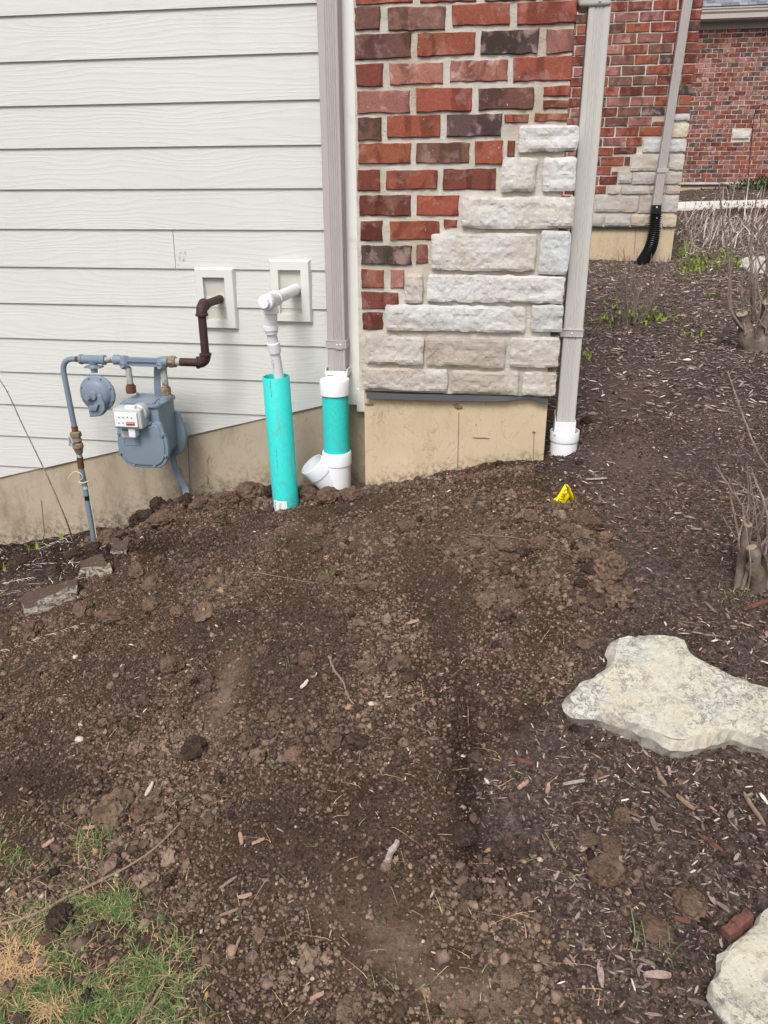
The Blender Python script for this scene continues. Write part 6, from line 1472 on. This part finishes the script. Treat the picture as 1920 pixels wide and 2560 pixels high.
for (a_, b_, c_2, d_2, m_, lb) in ((180, 1795, 208, 1790, 'pinkleaf', 'pinkish dry leaf above the lawn patch'), (92, 1850-15, 118, 1832-15, 'pinkleaf', 'orange dry leaf left of the tuft'), (545, 1828, 572, 1818, 'pinkleaf', 'pale husk in the left soil'), (518, 1805, 524, 1830, 'pinkleaf', 'pink husk with a thread'),
    (515, 1945, 545, 1938, 'pinkleaf', 'curled pinkish husk lying in the lower left soil'), (665, 1475, 650, 1492, 'pale', 'pale shell left of the long twig'), (880, 1352, 905, 1345, 'pinkleaf', 'tan leaf scrap in mid soil'), (670, 2165, 700, 2150, 'pinkleaf', 'pink stone like scrap near the bottom'),
    (475, 1985, 515, 1970, 'twig', 'light chip above the right lawn clump'), (475, 1925, 512, 1900, 'twig', 'narrow light chip beside a clod'), (510, 2055, 520, 2030, 'twig', 'upright light chip in the lower left soil'), (315, 1725, 330, 1695, 'pale', 'white straw above the big ochre clod')):
    slat(a_, b_, c_2, d_2, 9 if m_ != 'twig' else 6, .003, m_, lb, 'leaf scrap', 'leaf_scrap')
for (dx, dy, w_, lb) in ((172, 1600, 18, 'cream pebble in the left soil'), (802, 1522, 14, 'white pebble right of the twig end'), (1000, 1285+350, 10, 'small yellow pebble near mid soil')):
    me_ = clod_mesh(20, 2, .08, 'pebble'); me_.materials.append(M['pale']); p = GD(dx, dy); r = w_*D2P/FPX*(p-Vector(CAM)).length/2; o = link('pebble', me_, smooth=True); o.location = p+Vector((0, 0, r*.4)); o.scale = (r, r*.8, r*.6); tag(o, lb, 'pebble')
# dry stalk leaning in front of the wall at left
st_ = [Vector(W(-60, 900, 2.70)), Vector(W(5, 958, 2.70)), Vector(W(60, 1070, 2.72)), Vector(W(118, 1190, 2.73)), Vector(W(165, 1300, 2.74)), G(192, 1383)]
P = catmull(st_, 12); stalk = thing('dry_stalk', 'thin dead stalk leaning across the foundation at the left edge', 'stalk', tuple(P[-1]))
MB().tube(P, [.0014+.0022*i/len(P) for i in range(len(P))], 7).build('stem', M['stem'], stalk, smooth=True)
mb = MB()
for k in range(46):
    i = random.randint(2, len(P)-12); p = P[i]; mb.tube([p, p+Vector((random.uniform(-.007, .007), -.002, random.uniform(.002, .009)))], [.0016, .0006], 5)
mb.build('dry_bud', M['stem'], stalk)
mb = MB()
for k in range(9): a_ = random.uniform(-1.2, 1.2); p = P[-1]; mb.tube([p, p+Vector((math.sin(a_)*.03, -.01, .012)), p+Vector((math.sin(a_)*.055, -.02, -.004))], [.0025, .002, .001], 5)
mb.build('root_straw', M['cut'], stalk)

# ------------------------------------------------------------ yellow flag tape
fl = thing('caution_flag', 'crumpled yellow marker tape with black lettering stuck in the soil', 'marker tape', tuple(G(1410, 1262)))
gp0 = G(1405, 1258); Yf = gp0.y
def tape(rows, name):
    A_, Bv = rows; n = len(A_); v = [W(a, b, Yf+y) for (a, b, y) in A_]+[W(a, b, Yf+y) for (a, b, y) in Bv]
    me = bpy.data.meshes.new(name); me.from_pydata([tuple(p) for p in v], [], [(i, i+1, n+i+1, n+i) for i in range(n-1)]); me.materials.append(M['yellow'])
    md = me; o = link(name, me, fl, smooth=True); s_ = o.modifiers.new('thick', 'SOLIDIFY'); s_.thickness = .0008; return o
s2 = .4972
c5 = lambda a, b, y=0: (1300+a*s2, 500+b*s2, y)
t1 = tape(([c5(133,1506,-.01), c5(160,1508), c5(185,1495,.004), c5(205,1462,.0), c5(226,1428,-.004)], [c5(150,1512,-.012), c5(178,1530), c5(205,1547,-.002), c5(228,1522,-.004), c5(250,1490,-.006)]), 'tape_strip')
t2 = tape(([c5(226,1428,-.004), c5(236,1440,.004), c5(248,1470,.01), c5(258,1528,.012)], [c5(240,1432,-.002), c5(252,1448,.004), c5(265,1478,.01), c5(279,1520,.014)]), 'tape_strip')
ctr = Vector(W(*c5(222, 1492)[:2], Yf-.006)); r0 = (Vector(W(*c5(238, 1462)[:2], Yf-.006))-Vector(W(*c5(195, 1532)[:2], Yf-.006)))
ang = math.atan2(r0.z, r0.x)
ca_, sa_ = math.cos(ang), math.sin(ang)
# mirrored lettering: seen from the back of the film
mw = Matrix(((-ca_, -sa_, 0, ctr.x-.004), (0, 0, -1, Yf-.009), (-sa_, ca_, 0, ctr.z), (0, 0, 0, 1)))
text_mesh('CAUTI', .0205, 'lettering', M['ink'], fl, mw)

# ------------------------------------------------------------ shrubs
def bush(name, label, dx, dy, stubs, stems, cat='shrub', leaves=0, group=None, rs=.009):
    base = GD(dx, dy); b = thing(name, label, cat, tuple(base), group); dist = (base-Vector(CAM)).length; k = dist*D2P/FPX
    fy = Vector((RGT[0], RGT[1], RGT[2])); up = Vector((0, 0, 1))
    def pt(x, y, dep=0): return base+fy*(x-dx)*k+up*((dy-y)*k*1.06)+Vector((0, dep, 0))
    for (x0, y0, x1, y1, r0, r1) in stubs:
        dpt = random.uniform(-.04, .05); P0 = pt(x0, y0, dpt); P1 = pt(x1, y1, dpt+random.uniform(-.04, .04)); P = [P0.lerp(P1, i/7)+Vector((random.uniform(-1, 1), random.uniform(-1, 1), 0))*r0*.26 for i in range(8)]
        P[0] -= Vector((0, 0, .05)); mb = MB(); mb.tube(P, [r0+(r1-r0)*i/7 + r0*.15*random.uniform(-1, 1) for i in range(8)], 12, cap=False); o = mb.build('stump', M['bark'], b, smooth=True)
        d = (P[-1]-P[-2]); mb = MB(); mb.lathe([(r1*.98, -.004), (r1*.9, .001), (.0005, .002)], P[-1], d, 12); mb.build('cut_face', M['cut'], o)
    for _k in range(16 if not leaves else 0):
        x0 = dx+random.uniform(-25, 45); x1 = x0+random.uniform(-75, 35); hh = random.uniform(90, 250) if dist < 4.5 else random.uniform(80, 200)
        stems = list(stems)+[([(x0, dy-random.uniform(15, 50)), (x0*.6+x1*.4+random.uniform(-12, 12), dy-hh*.5), (x1, dy-hh)], .0034 if dist < 4.5 else .0062)]
    for S_ in stems:
        pts, r = S_[0], S_[1]; d0 = random.uniform(-.07, .07); P = [pt(x, y, d0+(i/len(pts))*random.uniform(-.12, .12)) for i, (x, y) in enumerate(pts)]; P = catmull(P, 6); n = len(P); r = r*.72
        for i in range(1, n-1): P[i] += Vector((random.uniform(-1, 1), random.uniform(-1, 1), random.uniform(-1, 1)))*r*.35
        P[0] -= Vector((0, 0, .02)); mb = MB(); mb.tube(P, [r*(1-.62*i/n) for i in range(n)], 7)
        for q in range(random.randint(3, 7)):
            i = random.randint(n//3, n-2); L = random.uniform(.015, .05)*(1 if dist < 4 else 1.6); mb.tube([P[i], P[i]+Vector((random.uniform(-.6, .6), random.uniform(-.4, .4), random.uniform(.3, 1)))*L], [r*.4, r*.2], 5)
        mb.build('branch', M['stem'], b, smooth=True)
    if leaves:
        B = Blades()
        for q in range(leaves):
            p = pt(dx+random.gauss(0, 1)*46, dy-abs(random.gauss(0, 1))*(16 if random.random() < .85 else 34), random.uniform(-.1, .1)); p.z = max(p.z, float(H(p.x, p.y)))
            B.add(p, random.uniform(.02, .045), random.uniform(.2, 1.1), random.uniform(0, 6.28), random.uniform(.012, .02), random.random(), .4, 3)
        o = B.build('young_leaves', M['leaf'], b)
    return b
bush('pruned_shrub', 'bare pruned shrub with grey stumps at the right edge, nearest one', 1625, 1262,
     [(1632,1262,1597,1170,.022,.016),(1600,1250,1592,1140,.016,.012),(1655,1255,1640,1130,.024,.018),(1680,1262,1672,1150,.03,.02),(1618,1262,1622,1190,.02,.016)],
     [([(1600,1235),(1590,1180),(1560,1090),(1545,1000)], .006), ([(1610,1200),(1590,1130),(1555,1080),(1520,1040)], .0055), ([(1630,1150),(1645,1080),(1600,1020),(1560,950),(1530,885)], .006), ([(1630,1180),(1640,1090),(1625,1000),(1585,920)], .006),
      ([(1650,1180),(1660,1090),(1650,1000),(1640,930)], .006), ([(1640,1190),(1655,1110),(1680,1000)], .007), ([(1610,1240),(1580,1170),(1600,1120),(1585,1040)], .005), ([(1635,1200),(1618,1110),(1590,1050),(1575,1000)], .0055), ([(1660,1150),(1668,1050),(1700,950)], .007), ([(1600,1250),(1620,1150),(1650,1090)], .008), ([(1650,1150),(1610,1100),(1565,1075)], .0045)])
bush('pruned_shrub', 'bare pruned shrub standing further back at the right edge', 1620, 757,
     [(1618,757,1593,690,.04,.03),(1640,760,1636,670,.05,.03),(1612,745,1590,690,.026,.022),(1660,757,1655,680,.04,.03)],
     [([(1600,720),(1575,690),(1555,600),(1535,540),(1515,480)], .011), ([(1605,725),(1560,670),(1550,590),(1530,520)], .010), ([(1620,700),(1600,630),(1590,560),(1585,500)], .011), ([(1640,690),(1625,600),(1610,560),(1612,490)], .011), ([(1635,700),(1645,620),(1630,540)], .011),
      ([(1645,690),(1660,600),(1650,520)], .011), ([(1600,700),(1580,640),(1600,590),(1640,560)], .009), ([(1620,700),(1610,640),(1640,580),(1668,540)], .010), ([(1600,720),(1590,680),(1585,610),(1560,560)], .009), ([(1615,700),(1640,640),(1668,600)], .010), ([(1650,700),(1635,640),(1610,600),(1600,540)], .009)])
st_l = []
for k in range(26):
    a_ = random.uniform(-52, 50); st_l.append(([(1365+a_*.35, 700), (1365+a_*.7+random.uniform(-6, 6), 650), (1365+a_*1.15, 600-random.uniform(-30, 40))], .0042))
bush('thin_shrub', 'thin twiggy shrub with fresh green shoots behind the right downspout', 1362, 700, [], st_l, leaves=90)

# dry stalks far back, weeds, groundcover
B = MB(); tint = []
def stalks(n, dx0, dx1, dy0, dy1, h0, h1, up, seed, wk=1.0):
    g = np.random.default_rng(seed); out = Blades()
    for p in GV(g.uniform(dx0, dx1, n), g.uniform(dy0, dy1, n)):
        if bool(in_walls(np.array([p[0]]), np.array([p[1]-.05]))[0]): continue
        h = h0*(h1/h0)**g.random(); w_ = g.uniform(.0035, .009)*(p[1]/9)*wk
        if g.random() < up: out.add(p, h, abs(g.normal(0, .75)), g.choice([0, math.pi, .6])+g.normal(0, .8), w_, g.random(), .2, 3)
        else: out.add((p[0], p[1], p[2]+.03), .06, g.uniform(3, 9), g.uniform(0, 6.28), w_, g.random(), .5, 3)
    return out
o = stalks(560, 1468, 1740, 462, 540, .16, .62, .62, 41).build('dry_flower_stalks', M['straw']); o['kind'] = 'stuff'
o = stalks(420, 1465, 1760, 470, 575, .08, .3, .2, 43).build('fallen_stalks', M['straw']); o['kind'] = 'stuff'
def weeds(n, spots, h, seed, name, mat, wd=.012):
    g = np.random.default_rng(seed); out = Blades()
    C_ = [spots[q] for q in g.integers(0, len(spots), n)]
    for p in GV([c[0]+g.normal(0, c[2]) for c in C_], [c[1]+g.normal(0, c[3]) for c in C_]):
        if bool(in_walls(np.array([p[0]]), np.array([p[1]-.03]))[0]): continue
        out.add(p, h*g.uniform(.4, 1.1), g.uniform(.3, 1.6), g.uniform(0, 6.28), wd*g.uniform(.6, 1.2), g.uniform(0, 1), .5, 2)
    return out.build(name, mat)
weeds(800, [(1540,573,45,8),(1500,580,25,7),(1480,545,14,12),(1590,570,18,6),(1500,565,14,10),(1568,550,10,6)], .06, 51, 'green_weeds', M['leaf'], .013)
weeds(260, [(1500,722,20,5),(1440,690,16,5),(1390,690,14,5),(1620,655,6,6),(1470,600,22,8),(1310,700,14,8),(1330,660,12,10),(1540,640,10,4),(1268,770,6,4)], .035, 52, 'scattered_weeds', M['leaf'], .012)
rgc_ = Blades(); g = np.random.default_rng(53)
for k in range(1500):
    x, y = g.uniform(2.6, 6.5), 12.6+abs(g.normal(0, .9)); c_k = math.sin(x*4.3)*.5+.5
    if g.random() > .25+.75*c_k: continue
    rgc_.add((x, y, float(HS(x, y))), g.uniform(.04, .13), g.uniform(.3, 1.4), g.uniform(0, 6.28), .022, g.random(), .4, 2)
rgc_.build('red_groundcover', M['redleaf'])
B = MB()
jun = thing('juniper', 'low dark green juniper against the distant building', 'shrub', tuple(GD(1640, 412)))
bl2 = Blades(); g = np.random.default_rng(61); jp = GD(1645, 408); 
for k in range(1600):
    r = abs(g.normal(0, .9)); x = jp.x+.5+g.normal(0, .5); y = min(jp.y+g.normal(0, .25), 17.35); z = float(HS(x, y))+g.uniform(0, .2)*max(0, 1-((x-jp.x-.5)/1.3)**2); bl2.add((x, y, z), g.uniform(.04, .12), g.uniform(.3, 1.4), g.uniform(0, 6.28), .03, g.random(), .4, 2)
bl2.build('foliage', M['juniper'], jun); 
mb = MB()
for k in range(7): a_ = random.uniform(-1, 1); mb.tube([(jp.x+a_*.2, jp.y, HS(jp.x, jp.y)-.02), (jp.x+a_*.9, jp.y-.05, HS(jp.x, jp.y)+.12)], [.02, .008], 6)
mb.build('stem', M['stem'], jun)
# concrete walk across the back
pw0, pw1 = G(1700, 512), G(1950, 520)
xs_ = np.linspace(1.45, 14, 60); ynear = G(1760, 525).y; yfar = G(1760, 507).y
v = []; f = []
for i, x in enumerate(xs_):
    for (yy_, dz) in ((ynear, -.1), (ynear, .035), (yfar, .035), (yfar, -.1)): v.append((x, yy_+(x-2.5)*.08, float(HS(x, yy_))+dz))
for i in range(59):
    for k in range(3): f.append((4*i+k, 4*i+4+k, 4*i+5+k, 4*i+k+1))
o = MB().add(v, f).build('concrete_walk', M['walk']); tag(o, kind='structure')
# shepherd hook against the distant wall
hk = [Vector(W(x, y, 12.2)) for x, y in ((1868, 470), (1872, 420), (1880, 340), (1886, 285), (1896, 268), (1912, 262), (1925, 266))]
hk2 = [Vector(W(x, y, 12.2)) for x, y in ((1886, 285), (1900, 278), (1902, 300), (1896, 340))]
o = MB(); o.tube(catmull(hk, 6), .0055, 6); o.tube(catmull(hk2, 5), .0045, 6); tag(o.build('garden_hook', M['ink'], smooth=True), 'thin dark garden hook standing before the distant brick building', 'garden hook')
for o in bpy.data.objects:
    if o.type == 'EMPTY': o.empty_display_size = .02
